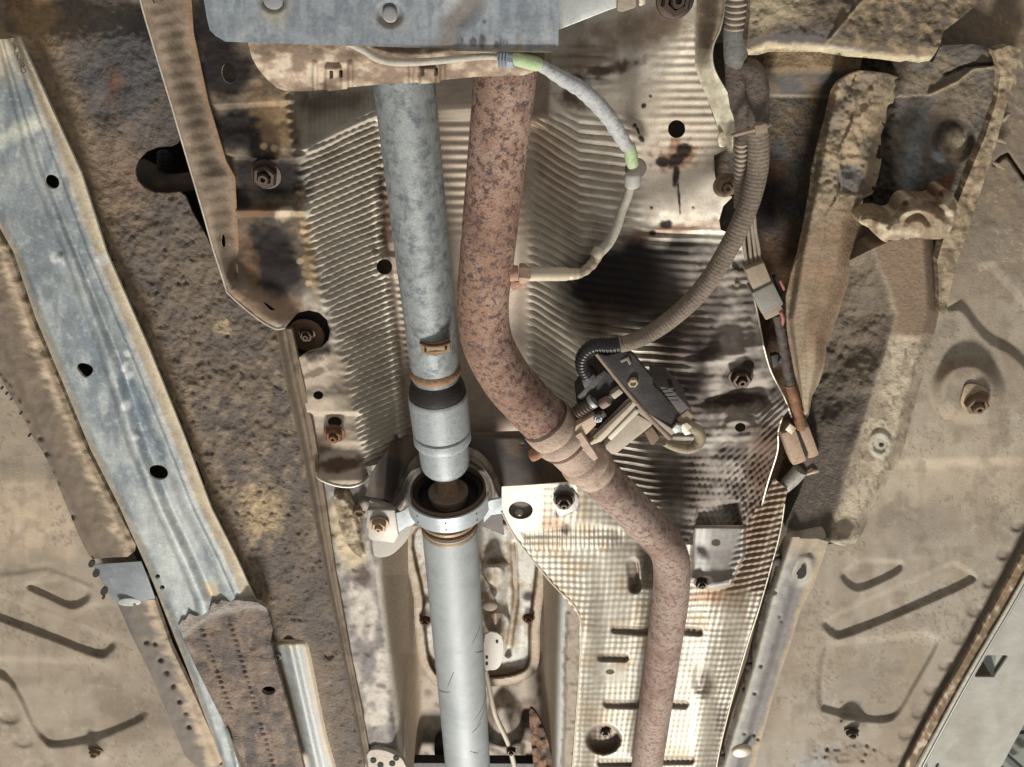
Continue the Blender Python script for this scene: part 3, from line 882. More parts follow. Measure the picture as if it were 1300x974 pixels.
    C = mixc(C, S(190, 182, 170), .6 * blob(X, Y, 910, 460, 50, 7, -14, .9, .4, 39, 12) + .5 * blob(X, Y, 905, 560, 40, 10, -10, .9, .5, 40, 12))  # ridge highlights painted in as pale streaks
    # splashes below the round hole
    sp = np.zeros(X.shape)
    for cx, cy, rx, ry, ro in ((842, 205, 11, 8, 0), (869, 190, 11, 11, 0), (858, 204, 13, 9, -30), (858, 222, 5, 18, 2), (862, 250, 1.8, 24, -4), (846, 285, 9, 6, 0), (828, 296, 5, 4, 0), (806, 159, 3, 3, 0), (810, 166, 2, 7, -20), (815, 176, 4, 5, -30), (817, 134, 3.2, 4, 20), (826, 122, 2.4, 2.4, 0), (827, 264, 2.4, 2.4, 0), (880, 264, 2, 2, 0)):
        sp = np.maximum(sp, blob(X, Y, cx, cy, rx, ry, ro, .35, .3, int(cx), 5))
    C = mixc(C, S(138, 92, 56), .8 * blob(X, Y, 856, 200, 30, 22, -20, .6, .9, 41, 7))
    C = mixc(C, S(36, 27, 23), .97 * sp); A = A * (1 - .6 * sp)
    return C, A


fs = thing('heat_shield', 620, 330, .9, 'large rippled aluminium heat shield lining the tunnel above both pipes, soot stained on one side', 'heat shield', 'heat shields under the car')
fpoly = [(236, -60), (932, -60), (925, 10), (905, 55), (885, 84), (893, 112), (910, 160), (922, 190), (906, 198), (908, 225), (914, 246), (930, 250), (918, 262), (913, 280), (915, 292), (925, 296), (940, 305), (950, 352), (960, 390), (968, 432), (970, 442), (979, 472), (996, 505), (1006, 533), (1000, 522), (993, 530), (988, 548), (987, 573), (975, 612), (967, 642), (962, 641), (952, 660), (942, 668), (884, 668), (872, 690), (850, 692), (790, 655), (740, 612), (700, 575), (525, 580), (521, 547), (478, 590), (468, 604), (460, 613), (445, 618), (425, 616), (405, 608), (401, 600), (396, 560), (390, 524), (384, 500), (380, 465), (378, 455), (392, 446), (408, 442), (417, 432), (419, 420), (415, 406), (405, 397), (392, 394), (379, 397), (372, 404), (362, 416), (352, 418), (340, 413), (325, 403), (304, 386), (288, 371), (297, 362), (302, 348), (301, 300), (297, 225), (285, 205), (262, 129), (243, 40)]
fholes = [ell(859, 164, 11, 11.5), ell(488, 339, 10, 10), ell(404, 502, 6.5, 5.5), ell(940, 543, 7, 6), ell(425, 536, 9, 7), ell(950, 464, 8, 7), ell(291, 93, 9.5, 13, -10), spl([(334, 385), (338, 385), (349, 393), (347, 395), (342, 394)], 3)]  # openings just above the two lower nuts stand in for their shadows
sheet('tunnel_skin', fpoly, h_front, c_front, M_alu, fs, 1.5, fholes, .0012, rim=S(214, 204, 184))
def c_back(X, Y): return flat(X, S(96, 84, 72))


sheet('backing_skin', [(830, 140), (890, 140), (890, 190), (830, 190)], lambda X, Y: .875 + 0 * X, c_back, M_body, fs, 8, thick=0)


# ribbed side flap
def h_flap(X, Y):
    xe = np.interp(Y, [-60, 0, 132, 224, 318, 371, 418], [170, 178, 217, 244, 271, 288, 352]); xf = np.interp(Y, [-60, 0, 40, 129, 205, 225, 350, 372, 400], [236, 238, 243, 262, 285, 297, 303, 330, 372])
    u = (X - xe) / np.maximum(xf - xe, 1)
    H = .772 + .030 * ss(.1, 1.0, u) + lumps(X, Y, .0025, 40, 71)
    H = H + .0004 * np.sin((Y + .22 * X) / 17. * 2 * np.pi) * ss(.05, .2, u) * ss(.95, .7, u) * ss(330, 290, Y)
    return H - .003 * ss(360, 380, Y)


def c_flap(X, Y):
    C = flat(X, S(148, 130, 110)); n = fbm(X / 16, Y / 16, 4, 72)
    C = mixc(C, S(128, 110, 92), ss(0.30, 0.72, n))
    C = mixc(C, S(98, 66, 46), .6 * blob(X, Y, 315, 385, 30, 6, 20, .7, .6, 5, 8))
    xf = np.interp(Y, [0, 40, 129, 205, 225, 350, 372], [238, 243, 262, 285, 297, 303, 330])
    C = mixc(C, S(150, 112, 78), .7 * ss(5, 1, np.abs(X - xf)))
    return C, .35


flap = [(166, -60), (178, 0), (197, 66), (217, 132), (228, 170), (244, 224), (258, 272), (271, 318), (280, 345), (288, 371), (298, 363), (303, 348), (302, 300), (298, 225), (287, 205), (264, 129), (245, 40), (238, -60)]
slits = [spl([(282, 298), (285, 300), (286, 311), (284, 315), (281, 310)], 3), spl([(191, -4), (193, -4), (197, 4), (195, 5)], 3)]
sheet('side_flap', flap, h_flap, c_flap, M_sheet, fs, 1.8, slits, .0016, rim=S(206, 190, 164))


# curled edge of the right wing
def h_curl(X, Y):
    xf = np.interp(Y, [-20, 40, 82, 110, 160, 193], [884, 884, 882, 890, 908, 924]); xo = np.interp(Y, [-20, 30, 62, 88, 120, 155, 172, 193], [922, 916, 905, 907, 925, 945, 932, 930])
    u = np.clip((X - xf) / np.maximum(xo - xf, 2), 0, 1.1)
    return .816 - .040 * ss(0, .9, u) + lumps(X, Y, .003, 30, 73)


def c_curl(X, Y):
    C = flat(X, S(206, 198, 174))
    C = mixc(C, S(122, 106, 86), ss(100, 50, Y + 30 * (fbm(X / 12, Y / 30, 3, 74) - .5)))
    return mixc(C, S(160, 142, 112), .5 * ss(0.43, 0.72, fbm(X / 9, Y / 9, 3, 75))), .6


curl = [(886, -60), (924, -60), (921, 0), (919, 18), (914, 38), (906, 56), (904, 72), (907, 88), (915, 104), (925, 120), (936, 138), (944, 153), (943, 160), (935, 166), (931, 173), (931, 184), (930, 194), (924, 193), (915, 172), (906, 146), (897, 122), (889, 104), (882, 84), (884, 40)]
sheet('curled_edge', curl, h_curl, c_curl, M_sheet, fs, 1.6, [], .0016, rim=S(222, 212, 190))

M_hem = mat('bare_cut_edge', .5, .4, .1, 300, .2, 60, False, S(206, 196, 174))


def hem(par, pts, hf, wd=2.2, off=-.0006, m=None):
    """bright cut edge that follows a sheet's outline"""
    p = spl(pts, 4, False); x, y = p[:, 0], p[:, 1]
    h = hf(x, y) + off
    tube('cut_edge', [(a, b, c, wd) for a, b, c in zip(x, y, h)], m or M_hem, par, 6, 1)


hem(fs, [(166, -60), (178, 0), (197, 66), (217, 132), (228, 170), (244, 224), (258, 272), (271, 318), (280, 345), (288, 371)], h_flap)
hem(fs, [(288, 371), (304, 386), (325, 403), (340, 413), (352, 418), (362, 416)], h_front)
hem(fs, curl[1:15], h_curl)
hem(fs, [(941, 308), (950, 352), (960, 390), (968, 432), (970, 442), (979, 472), (996, 505), (1005, 530)], h_front)
hem(fs, [(993, 530), (988, 548), (987, 573), (975, 612), (967, 642)], h_front)
hem(fs, [(401, 600), (405, 608), (425, 616), (445, 618), (460, 613), (468, 604)], h_front, 3)

# fixings of the shield
nut(fs, 338, 221, .800, 27, M_nut, .25, True, True, (.06, -.05))
nut(fs, 390, 424, .812, 15, M_nut, .5, True, True)
prism('fixing_recess', spl([(366, 416), (372, 402), (385, 394), (400, 396), (414, 405), (419, 420), (416, 436), (402, 444), (386, 452), (372, 440)], 4), .835, .004, M_black, fs, .001)
place(UN['washer'], 'washer', mat('tan_oxide_washer', .8, .3, .2, 300, .3, 100, False, S(128, 100, 76)), 389, 425, .826, 32, fs)
nut(fs, 425, 550, .800, 19, mat('rusty_nut', .6, .5, .3, 300, .4, 150, False, S(118, 84, 58)), .1, True, True)
nut(fs, 940, 478, .796, 22, M_nut, .35, True, True, (.08, .05))
nut(fs, 921, 235, .815, 22, mat('tan_nut', .7, .4, .2, 300, .3, 100, False, S(140, 118, 96)), .2, True, True)
nut(fs, 857, -2, .80, 34, M_nut, .1, True, True)
place(UN['washer'], 'bolt_collar', M_body, 336, 216, .803, 22, fs)
prism('dent_cap', spl([(912, 172), (919, 168), (923, 178), (921, 186), (913, 186)], 3), .806, .003, M_nutpale, fs, .001)
for x, y, a in ((934, 346, 20), (938, 362, 15), (970, 464, 0)):
    c = ell(x, y, 5, 3.2, a, 8)
    prism('crimp_tab', c, .822 if y < 400 else .798, .003, M_alu2 if False else M_sheet_plain if False else mat('crimp_metal', .6, .4, .1, 300, .2, 60, False, S(126, 112, 98)), fs, .0006)


# ------------------------------------------------------------------ rear heat shield
RR = [(620, [(630, .79), (735, .79), (800, .86), (880, .86), (950, .82), (1000, .78)]),
      (700, [(640, .79), (690, .80), (770, .83), (820, .88), (860, .89), (900, .87), (945, .82), (990, .785)]),
      (800, [(725, .80), (750, .81), (765, .84), (800, .86), (900, .86), (920, .845), (945, .80), (965, .785)]),
      (980, [(720, .80), (742, .815), (752, .84), (880, .85), (893, .835), (905, .80), (915, .785)])]
BARS = [((781, 799), (822, 801)), ((860, 799), (887, 802)), ((763, 834), (793, 835)), ((771, 893), (812, 894)), ((850, 893), (869, 894)), ((763, 968), (800, 968)), ((842, 965), (876, 965))]


def h_rear(X, Y):
    H = prof(X, Y, RR, 5)
    sq = (1900 - Y) / 1200.
    u = (X - 660 + 5 * (fbm(X / 50, Y / 50, 3, 83) - .5)) / sq / 8.0
    v = yv(Y + 5 * (fbm(X / 50, Y / 50, 3, 84) - .5), 700, 8.2)
    grid = np.cos(2 * np.pi * u) + np.cos(2 * np.pi * v)
    plainp = ss(4, -4, sd([(630, 610), (690, 610), (686, 676), (645, 690)], X, Y))
    padp = ss(3, -3, sd([(755, 843), (795, 842), (795, 868), (753, 868)], X, Y))
    brk = ss(3, -3, sd([(880, 668), (946, 668), (944, 705), (928, 742), (900, 748), (878, 735)], X, Y))
    amp = .0005 * (.6 + .8 * fbm(X / 30, Y / 30, 3, 85)) * (1 - .9 * plainp) * (1 - .8 * padp) * (1 - .85 * brk)
    H = H + amp * grid
    # upright flutes under the plate
    fl = ss(4, -4, sd([(664, 676), (735, 664), (790, 672), (790, 694), (672, 698)], X, Y))
    H = H + .0014 * fl * np.sin(X / 5.8 * 2 * np.pi) + .006 * fl * ss(694, 670, Y)
    # oblique ribs of the outer edge
    H = H + .0016 * ss(945, 955, X + .35 * (Y - 650)) * ss(760, 745, Y) * np.sin((Y + X * .2) / 7.5 * 2 * np.pi)
    for a, b in BARS:
        H = H + .006 * ss(6.5, 3, dl([a, b], X, Y))
    d = np.hypot(X - 766, (Y - 938) * 1.15)
    H = H + .020 * ss(24, 18, d)
    H = H - .010 * brk - .012 * ss(725, 742, Y) * brk
    H = H + .018 * ss(9, 5, dl([(803, 716), (806, 745)], X, Y))
    H = H + .030 * ss(7, -10, sd([(812, 690), (850, 705), (850, 735), (838, 745), (815, 742)], X, Y))
    H = H + .008 * ss(16, 5, np.hypot(X - 892, (Y - 863) * .6))
    return H + lumps(X, Y, .003, 70, 81)


def c_rear(X, Y):
    C = flat(X, S(180, 173, 158)); n = fbm(X / 24, Y / 24, 5, 82)
    C = mixc(C, S(190, 183, 166), ss(0.38, 0.67, n))
    C = mixc(C, S(176, 156, 128), .7 * ss(0.47, 0.25, n))
    A = np.full(X.shape, .9)
    C = mixc(C, S(126, 96, 68), .8 * blob(X, Y, 960, 660, 22, 60, 12, .6, .4, 5, 16))
    C = mixc(C, S(118, 96, 76), .85 * ss(930, 965, X + .40 * (Y - 650)) * ss(790, 740, Y))
    C = mixc(C, S(110, 92, 80), .7 * blob(X, Y, 830, 690, 40, 40, 30, .8, .4, 6))  # shade of the hollow beside the pipe, put into the colour
    C = mixc(C, S(150, 108, 76), .85 * blob(X, Y, 898, 757, 26, 10, 0, .8, .4, 7, 10))
    C = mixc(C, S(150, 146, 142), .85 * ss(3, -3, sd([(880, 668), (946, 668), (944, 705), (928, 742), (900, 748), (878, 735)], X, Y)))
    C = mixc(C, S(56, 40, 30), .95 * blob(X, Y, 716, 650, 20, 6, -22, .5, .4, 8, 8))
    C = mixc(C, S(60, 44, 34), .9 * blob(X, Y, 718, 672, 6, 8, 0, .5, .4, 8, 8))
    C = mixc(C, S(164, 128, 100), .6 * blob(X, Y, 700, 665, 24, 9, 0, .7, .5, 9, 8))
    C = mixc(C, S(118, 98, 82), .7 * blob(X, Y, 805, 732, 9, 26, 4, .6, .3, 9, 10))  # groove, slots, bolt recess and dent: their shade is painted brown
    for a, b in BARS: C = mixc(C, S(112, 97, 80), .75 * ss(7, 4, dl([a, b], X, Y)))
    C = mixc(C, S(104, 84, 66), .8 * ss(26, 18, np.hypot(X - 766, (Y - 938) * 1.15)))
    C = mixc(C, S(92, 82, 76), .8 * blob(X, Y, 894, 864, 10, 18, -6, .7, .3, 10, 10))
    C = mixc(C, S(104, 92, 80), .7 * blob(X, Y, 916, 915, 10, 22, 10, .6, .4, 11, 9))
    C = mixc(C, S(216, 204, 176), .7 * ss(4, -4, sd([(630, 610), (690, 610), (686, 676), (645, 690)], X, Y)))
    return C, A


rs = thing('heat_shield', 830, 790, .84, 'pale dimpled aluminium heat shield with dark cross slots behind the lower exhaust pipe', 'heat shield', 'heat shields under the car')
rpoly = [(637, 618), (672, 616), (725, 612), (735, 614), (760, 622), (800, 650), (840, 690), (880, 692), (880, 670), (886, 668), (942, 668), (950, 660), (962, 641), (968, 642), (974, 626), (983, 608), (1000, 622), (996, 640), (990, 678), (976, 730), (963, 775), (950, 815), (930, 885), (913, 955), (906, 1000), (724, 1000), (727, 974), (731, 920), (735, 860), (736, 783), (700, 740), (656, 686), (637, 652)]
sheet('shield_skin', rpoly, h_rear, c_rear, M_alu2, rs, 1.5, [ell(774.5, 853, 5.6, 3.4), ell(909, 689, 6, 4.6), ell(661, 648, 15.5, 11.5), ell(897, 737, 8, 6)], .0014, rim=S(226, 216, 192))
hem(rs, [(637, 650), (656, 685), (700, 740), (736, 783), (735, 860), (731, 920), (727, 974), (724, 1000)], h_rear)
hem(rs, [(996, 640), (990, 678), (976, 730), (963, 775), (950, 815), (930, 885), (913, 955), (906, 1000)], h_rear, 1.8)
nut(rs, 716, 634, .786, 19, M_nut, .5, True, True, (.1, 0))
prism('nut_plate', spl([(703, 622), (718, 616), (732, 628), (734, 644), (722, 652), (708, 654)], 3), .7885, .002, M_zincp if False else mat('grey_zinc_tab', .5, .5, .1, 300, .25, 60, False, S(140, 136, 132)), rs, .0006)
nut(rs, 890, 739, .835, 13, M_nut, .2, True, True)
nut(rs, 768, 927, .862, 11, M_nut, .2, True, True)
prism('mount_plate', ell(661, 648, 18, 14), .802, .003, mat('grey_mount_plate', .7, .2, .1, 300, .2, 60, False, S(116, 108, 102)), rs, .001)
nut(rs, 659, 651, .801, 8, M_nutpale, .2, True, True)


# ------------------------------------------------------------------ rear tunnel and its bracket
TR = [(600, [(395, .80), (470, .80), (480, .81), (522, .98), (535, .99), (680, .99), (684, .98), (715, .82), (725, .81), (800, .81)]),
      (730, [(395, .80), (475, .80), (484, .81), (523, .98), (535, .99), (682, .99), (686, .98), (711, .82), (722, .81), (800, .81)]),
      (830, [(395, .80), (486, .80), (496, .81), (527, .99), (536, 1.0), (684, 1.0), (688, .99), (707, .82), (716, .81), (800, .81)]),
      (980, [(395, .80), (506, .80), (515, .81), (532, 1.0), (540, 1.0), (694, 1.0), (698, .98), (703, .82), (712, .81), (800, .81)])]


def h_tun(X, Y):
    H = prof(X, Y, TR, 4)
    ed = np.interp(Y, [600, 730, 830, 980], [472, 478, 490, 510])
    led = ss(6, -6, X - ed)
    H = H + led * (lumps(X, Y, .006, 9, 91) + lumps(X, Y, .008, 30, 92))
    H = H - .014 * led * ss(14, 2, dl([(462, 640), (468, 700), (478, 715)], X, Y))
    r2 = ss(702, 722, X)
    H = H + r2 * lumps(X, Y, .008, 8, 93) * ss(-3, 4, X - 716)
    # swages further up the roof
    roof = ss(536, 545, X) * ss(684, 676, X)
    H = H - .03 * roof * ss(6, -14, np.hypot(X - 640, (Y - 915) * .7) - 22)
    H = H + .02 * roof * ss(895, 905, Y) * ss(975, 960, Y) * ss(660, 668, X)
    return H


def c_tun(X, Y):
    C = flat(X, S(158, 140, 118))
    ed = np.interp(Y, [600, 730, 830, 980], [474, 479, 491, 511])
    led = ss(5, -5, X - ed)
    L = flat(X, S(150, 140, 130)); n = fbm(X / 18, Y / 26, 5, 94)
    L = mixc(L, S(116, 108, 104), ss(0.34, 0.68, n)); L = mixc(L, S(186, 176, 160), ss(0.47, 0.25, n))
    L = mixc(L, S(78, 58, 44), .9 * blob(X, Y, 460, 735, 9, 14, 20, .5, .8, 5, 8))
    L = mixc(L, S(92, 74, 60), .8 * blob(X, Y, 482, 871, 9, 4, 0, .6, .6, 6, 8))
    L = mixc(L, S(196, 176, 138), .9 * blob(X, Y, 440, 680, 20, 50, -14, .6, .4, 7, 14))
    L = mixc(L, S(108, 84, 60), .8 * blob(X, Y, 448, 648, 12, 18, -10, .6, .5, 8, 10))
    C = C * (1 - led[..., None]) + L * led[..., None]
    C = mixc(C, S(206, 198, 182), .8 * ss(6, 1, np.abs(X - ed - 2)))
    rr = np.interp(Y, [600, 730, 830, 980], [715, 711, 707, 703])
    C = mixc(C, S(190, 190, 182), .95 * ss(-2, 4, X - rr))
    se = ss(rr + 8, rr + 14, X + 6 * (fbm(X / 5, Y / 9, 3, 95) - .5))
    C = mixc(C, S(146, 130, 110), .95 * se); C = mixc(C, S(92, 76, 60), .8 * ss(4, 1, np.abs(X - rr - 11 + 5 * (fbm(X / 5, Y / 9, 3, 95) - .5))) * ss(770, 790, Y))
    rf = ss(532, 542, X) * ss(692, 684, X)
    C = mixc(C, S(168, 156, 140), .7 * rf)
    C = mixc(C, S(104, 84, 64), .8 * rf * ss(0.43, 0.73, fbm(X / 16, Y / 16, 4, 96)))
    C = mixc(C, S(70, 50, 36), .8 * rf * ss(880, 960, Y) * ss(0.43, 0.65, fbm(X / 12, Y / 12, 4, 97)))
    return C


tun = thing('tunnel_panel', 590, 860, .9, 'beige rear tunnel channel with steep smooth side walls around the pale rear shaft', 'tunnel panel')
sheet('tunnel_skin', [(398, 605), (640, 560), (700, 600), (700, 690), (742, 786), (741, 860), (734, 1010), (466, 1010), (452, 900), (436, 820), (414, 715)], h_tun, c_tun, mat('dusty_tunnel_paint', .75, 0, .3, 260, .16, 50), tun, 2.0)


def h_plate(X, Y):
    d = sd(FRM, X, Y)
    H = .965 - .005 * ss(-13, -10, d) + .014 * ss(-10, -15, d)
    H = H - .040 * ss(8, -8, np.abs(X - 629) - 16 + .10 * (Y - 690)) * ss(845, 835, Y) * ss(-6, -20, d)
    H = H + .020 * ss(720, 712, Y + 0 * X) * ss(20, 8, np.abs(X - 629)) * ss(-6, -20, d)
    H = H - .012 * ss(16, 12, np.hypot(X - 626, (Y - 728) * 1.1)) - .018 * ss(17, 14, np.hypot(X - 632, Y - 791))
    H = H + .012 * ss(5, 2, dl([(652, 690), (655, 760), (645, 830)], X, Y))
    return H + lumps(X, Y, .004, 14, 98)


FRM = spl([(522, 660), (525, 760), (527, 800), (533, 842), (546, 864), (560, 872), (620, 872), (660, 866), (682, 848), (685, 800), (682, 660)], 5)


def c_plate(X, Y):
    d = sd(FRM, X, Y); n = fbm(X / 10, Y / 12, 5, 99)
    C = flat(X, S(200, 196, 184)); C = mixc(C, S(168, 148, 122), ss(0.45, 0.67, n))
    C = mixc(C, S(168, 148, 120), .8 * ss(-14, -11, d)); C = mixc(C, S(82, 56, 36), .9 * ss(3, 1, np.abs(d + 13)))
    C = mixc(C, S(122, 90, 60), .7 * ss(-4, 0, d))
    for x, y, a, b in ((541, 785, 8, 14), (671, 782, 8, 13)): C = mixc(C, S(62, 44, 32), .9 * blob(X, Y, x, y, a, b, 0, .5, .4, 3, 8))
    C = mixc(C, S(124, 98, 66), .8 * blob(X, Y, 654, 770, 7, 60, -2, .7, .4, 4, 8))
    C = mixc(C, S(110, 84, 64), .7 * blob(X, Y, 630, 712, 18, 6, 0, .6, .4, 5, 8))
    C = mixc(C, S(120, 100, 82), .8 * blob(X, Y, 630, 800, 22, 22, 0, .7, .4, 6, 8))
    C = mixc(C, S(196, 188, 174), .8 * blob(X, Y, 632, 830, 13, 16, 0, .4, .2, 7, 8))
    return C


sheet('brake_bracket', FRM, h_plate, c_plate, mat('stained_white_paint', .65, 0, .35, 240, .2, 90), tun, 1.6, [], .004, rim=S(120, 90, 60))
for x, y in ((540, 787), (671, 784)):
    nut(tun, x, y, .955, 11, mat('rust_brown_bolt', .8, .3, .3, 300, .4, 120, False, S(96, 68, 50)), .3, True, True)
place(UN['dome'], 'rubber_bung', mat('beige_bung', .7, 0, .1, 300, .2, 60, False, S(150, 134, 116)), 622, 768, .925, 10, tun)
prism('bracket_tab', spl([(616, 806), (637, 808), (638, 836), (632, 849), (622, 851), (615, 848)], 3), .915, .003, mat('pale_tab_paint', .6, 0, .2, 300, .15, 70, False, S(198, 190, 176)), tun, .001)
for x, y in ((618, 835), (618, 843), (631, 815)): prism('tab_hole', ell(x, y, 1.8, 2, 0, 10), .9138, .001, M_hole, tun, 0)
prism('rear_crossbar', [(468, 972), (530, 969), (700, 970), (700, 1000), (468, 1000)], .93, .02, M_black, tun, .001)
prism('end_fitting', spl([(466, 958), (480, 952), (500, 958), (513, 968), (514, 990), (468, 990)], 4), .79, .01, mat('pale_end_fitting', .7, .1, .3, 250, .25, 80, False, S(178, 166, 150)), tun, .002)
for x, y in ((474, 966), (483, 972), (498, 970), (503, 963)): prism('fitting_hole', ell(x, y, 4, 3.2, 0, 12), .7885, .001, M_hole, tun, 0)
prism('dark_gusset', spl([(552, 945), (562, 940), (565, 965), (553, 962)], 3), .97, .02, M_hole, tun, .001)
cab = tube('brake_cable', [(616, 850, .93, 6), (620, 868, .93, 6.2), (628, 905, .93, 6.4), (642, 936, .93, 6.6), (648, 952, .93, 6.6), (656, 985, .93, 6.6)], mat('cream_cable_sheath', .6, 0, .1, 300, .12, 60, False, S(186, 174, 152)), None, 14)
tag(cab, 'thin cream cable hanging down behind the rear shaft inside the tunnel', 'cable')
nut(cab, 649, 952, .925, 10, M_nut, .3, True, True, name='cable_clip')
rst = sheet('rusty_bracket', spl([(672, 905), (680, 905), (692, 930), (700, 960), (704, 1000), (684, 1000), (676, 960)], 4), lambda X, Y: .90 + lumps(X, Y, .012, 8, 101),
            lambda X, Y: mixc(flat(X, S(130, 96, 68)), S(74, 52, 38), ss(0.34, 0.68, fbm(X / 6, Y / 8, 4, 102))), M_seam if False else M_under, None, 1.6, [], .006)
tag(rst, 'flaky rusty strip at the bottom of the tunnel right of the cream cable', 'bracket')

# ------------------------------------------------------------------ right side of the body
def h_rpan(X, Y):
    H = .800 + lumps(X, Y, .004, 60, 111) + lumps(X, Y, .0025, 9, 112) * ss(420, 250, Y)
    H = H + .008 * ss(3.5, -3.5, sd(Q1, X, Y)) + .009 * ss(3.5, -3.5, sd(Q2, X, Y)) + .009 * ss(5, -4, sd(Q3, X, Y))
    d = np.hypot(X - 1228, (Y - 494) * 1.05)
    H = H - .020 * ss(50, 28, d)
    g = dl([(1216, 380), (1238, 412), (1257, 430), (1282, 442), (1310, 470)], X, Y)
    H = H + .009 * ss(5, -6, sd(spl([(1204, 391), (1213, 382), (1226, 362), (1241, 341), (1256, 337), (1270, 348), (1350, 450), (1350, 510), (1300, 462), (1282, 446), (1257, 433), (1240, 415), (1222, 392)], 3), X, Y))
    H = H + .008 * ss(580, 597, Y + .02 * (X - 1200)) * ss(790, 620, Y) * ss(1120, 1160, X)
    for x, y in DENTS: H = H + .003 * ss(3, -3, sd(ell(x + 2, y + 4, 8.5, 6.5, -15), X, Y, 20))
    H = H - .012 * ss(22, 6, np.hypot(X - 1081, Y - 922))
    H = H + lumps(X, Y, .012, 5, 113) * blob(X, Y, 1065, 958, 50, 16, 0, .4, .3, 5)
    H = H + .01 * ss(3, 1, dl([(1262, 208), (1270, 200), (1279, 196), (1300, 226)], X, Y))
    # rise to the sill seam
    sx = np.interp(Y, [200, 660, 1000], [1586, 1330, 1143])
    H = H - .020 * ss(-14, 8, X - sx + 2)
    return H


Q1 = spl([(1068, 730), (1080, 719), (1097, 712), (1135, 713), (1145, 716), (1138, 727), (1098, 746), (1082, 746)], 4)
Q2 = spl([(1045, 791), (1060, 782), (1130, 750), (1200, 719), (1215, 717), (1235, 730), (1228, 741), (1150, 776), (1075, 806), (1058, 806)], 4)
Q3 = spl([(1048, 822), (1072, 816), (1120, 812), (1168, 806), (1185, 812), (1188, 820), (1160, 870), (1140, 904), (1122, 914), (1090, 911), (1052, 902), (1042, 895), (1040, 860)], 4)
DENTS = [(1290, 664), (1272, 700), (1254, 735), (1235, 772), (1216, 807), (1198, 840), (1180, 871), (1164, 901), (1148, 928), (1134, 956), (1120, 984)]


def c_rpan(X, Y):
    C = flat(X, S(150, 139, 122)); n = fbm(X / 60, Y / 60, 5, 114)
    C = mixc(C, S(138, 123, 104), ss(0.29, 0.76, n))
    C = mixc(C, S(180, 164, 140), .6 * blob(X, Y, 1190, 600, 140, 60, 0, .9, .4, 5))
    C = mixc(C, S(130, 118, 102), .7 * blob(X, Y, 1100, 870, 70, 50, 0, .8, .4, 6))  # shading inside the large pocket, painted into the colour
    C = mixc(C, S(126, 112, 98), .55 * blob(X, Y, 1180, 660, 90, 34, -20, .9, .4, 16))
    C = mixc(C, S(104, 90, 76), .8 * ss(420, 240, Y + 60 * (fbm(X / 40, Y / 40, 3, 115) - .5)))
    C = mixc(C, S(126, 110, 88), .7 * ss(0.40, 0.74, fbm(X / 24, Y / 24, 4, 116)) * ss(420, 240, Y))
    C = mixc(C, S(142, 142, 140), .8 * blob(X, Y, 1040, 965, 45, 16, -20, .8, .5, 7, 12))
    C = mixc(C, S(122, 104, 84), .7 * blob(X, Y, 1070, 958, 36, 14, 0, .6, .4, 8, 10))
    C = mixc(C, S(122, 100, 76), .7 * blob(X, Y, 1275, 30, 40, 36, 0, .8, .5, 9, 12))
    C = mixc(C, S(84, 56, 36), .9 * ss(3, 1, dl([(1279, 196), (1284, 206), (1300, 228)], X, Y)))
    C = mixc(C, S(120, 96, 78), .5 * blob(X, Y, 1222, 468, 36, 16, -10, .9, .4, 9, 14))  # shaded upper side of the nut dish, painted darker
    return grime(X, Y, C, 20)


pan_r = thing('floor_pan', 1150, 700, .80, 'dusty beige floor pan with a nut in a raised dish, beside the sill seam', 'floor pan', 'floor pans of the car')
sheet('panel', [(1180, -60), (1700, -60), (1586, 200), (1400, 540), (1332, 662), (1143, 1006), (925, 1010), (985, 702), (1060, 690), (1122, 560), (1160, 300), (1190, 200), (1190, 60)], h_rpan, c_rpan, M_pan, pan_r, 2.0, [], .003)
nut(pan_r, 1237, 508, .780, 24, mat('oxide_brown_nut', .7, .3, .3, 300, .4, 120, False, S(122, 98, 78)), .4, True, True, (.1, .15), zs=1.25)
prism('nut_clip', spl([(1222, 500), (1228, 488), (1246, 490), (1258, 500), (1252, 508), (1230, 522), (1220, 514)], 3), .777, .002, mat('worn_steel_clip', .6, .5, .1, 300, .3, 60, False, S(160, 140, 112)), pan_r, .0008)
nut(pan_r, 1081, 928, .785, 13, M_nut, .4, True, True, (.2, 0), name='push_clip')
prism('drain_hole', ell(1068, 916, 1.8, 1.6, 0, 10), .7875, .001, M_hole, pan_r, 0)

sx = lambda y, o: float(np.interp(y, [200, 660, 730, 762, 847, 974, 1000], [1588, 1334, 1296, 1278, 1228, 1158, 1143])) + o


def c_seam(X, Y):
    C = flat(X, S(132, 108, 80)); n = fbm(X / 6, Y / 9, 4, 121)
    C = mixc(C, S(96, 76, 56), .7 * ss(0.39, 0.64, n)); C = mixc(C, S(178, 164, 140), ss(0.46, 0.28, n))
    return C


seam = thing('sill_seam', 1240, 830, .77, 'rusty brown waxed sill seam with a pale edge along the beige floor pan', 'sill')
sheet('seam_wax', [(sx(220, -9), 220), (sx(220, 4), 220), (sx(730, 4), 730), (sx(762, 4), 762), (sx(847, 4), 847), (sx(974, 4), 974), (sx(1004, 4), 1004), (sx(1004, -8), 1004), (sx(974, -9), 974), (sx(900, -11), 900), (sx(847, -9), 847), (sx(762, -11), 762)],
      lambda X, Y: .780 + lumps(X, Y, .003, 9, 122), c_seam, M_pan, seam, 1.6, [], .004)
for off, hh, wd, mm in ((7, .774, 4.5, mat('pale_sealer_bead', .7, 0, .4, 300, .25, 90, False, S(172, 166, 150))), (12, .778, 3.2, mat('dull_sill_edge', .5, .3, .05, 300, .12, 60, False, S(128, 128, 120)))):
    tube('sill_edge', [(sx(y, off), y, hh, wd) for y in (220, 640, 700, 762, 847, 920, 1004)], mm, seam, 10)

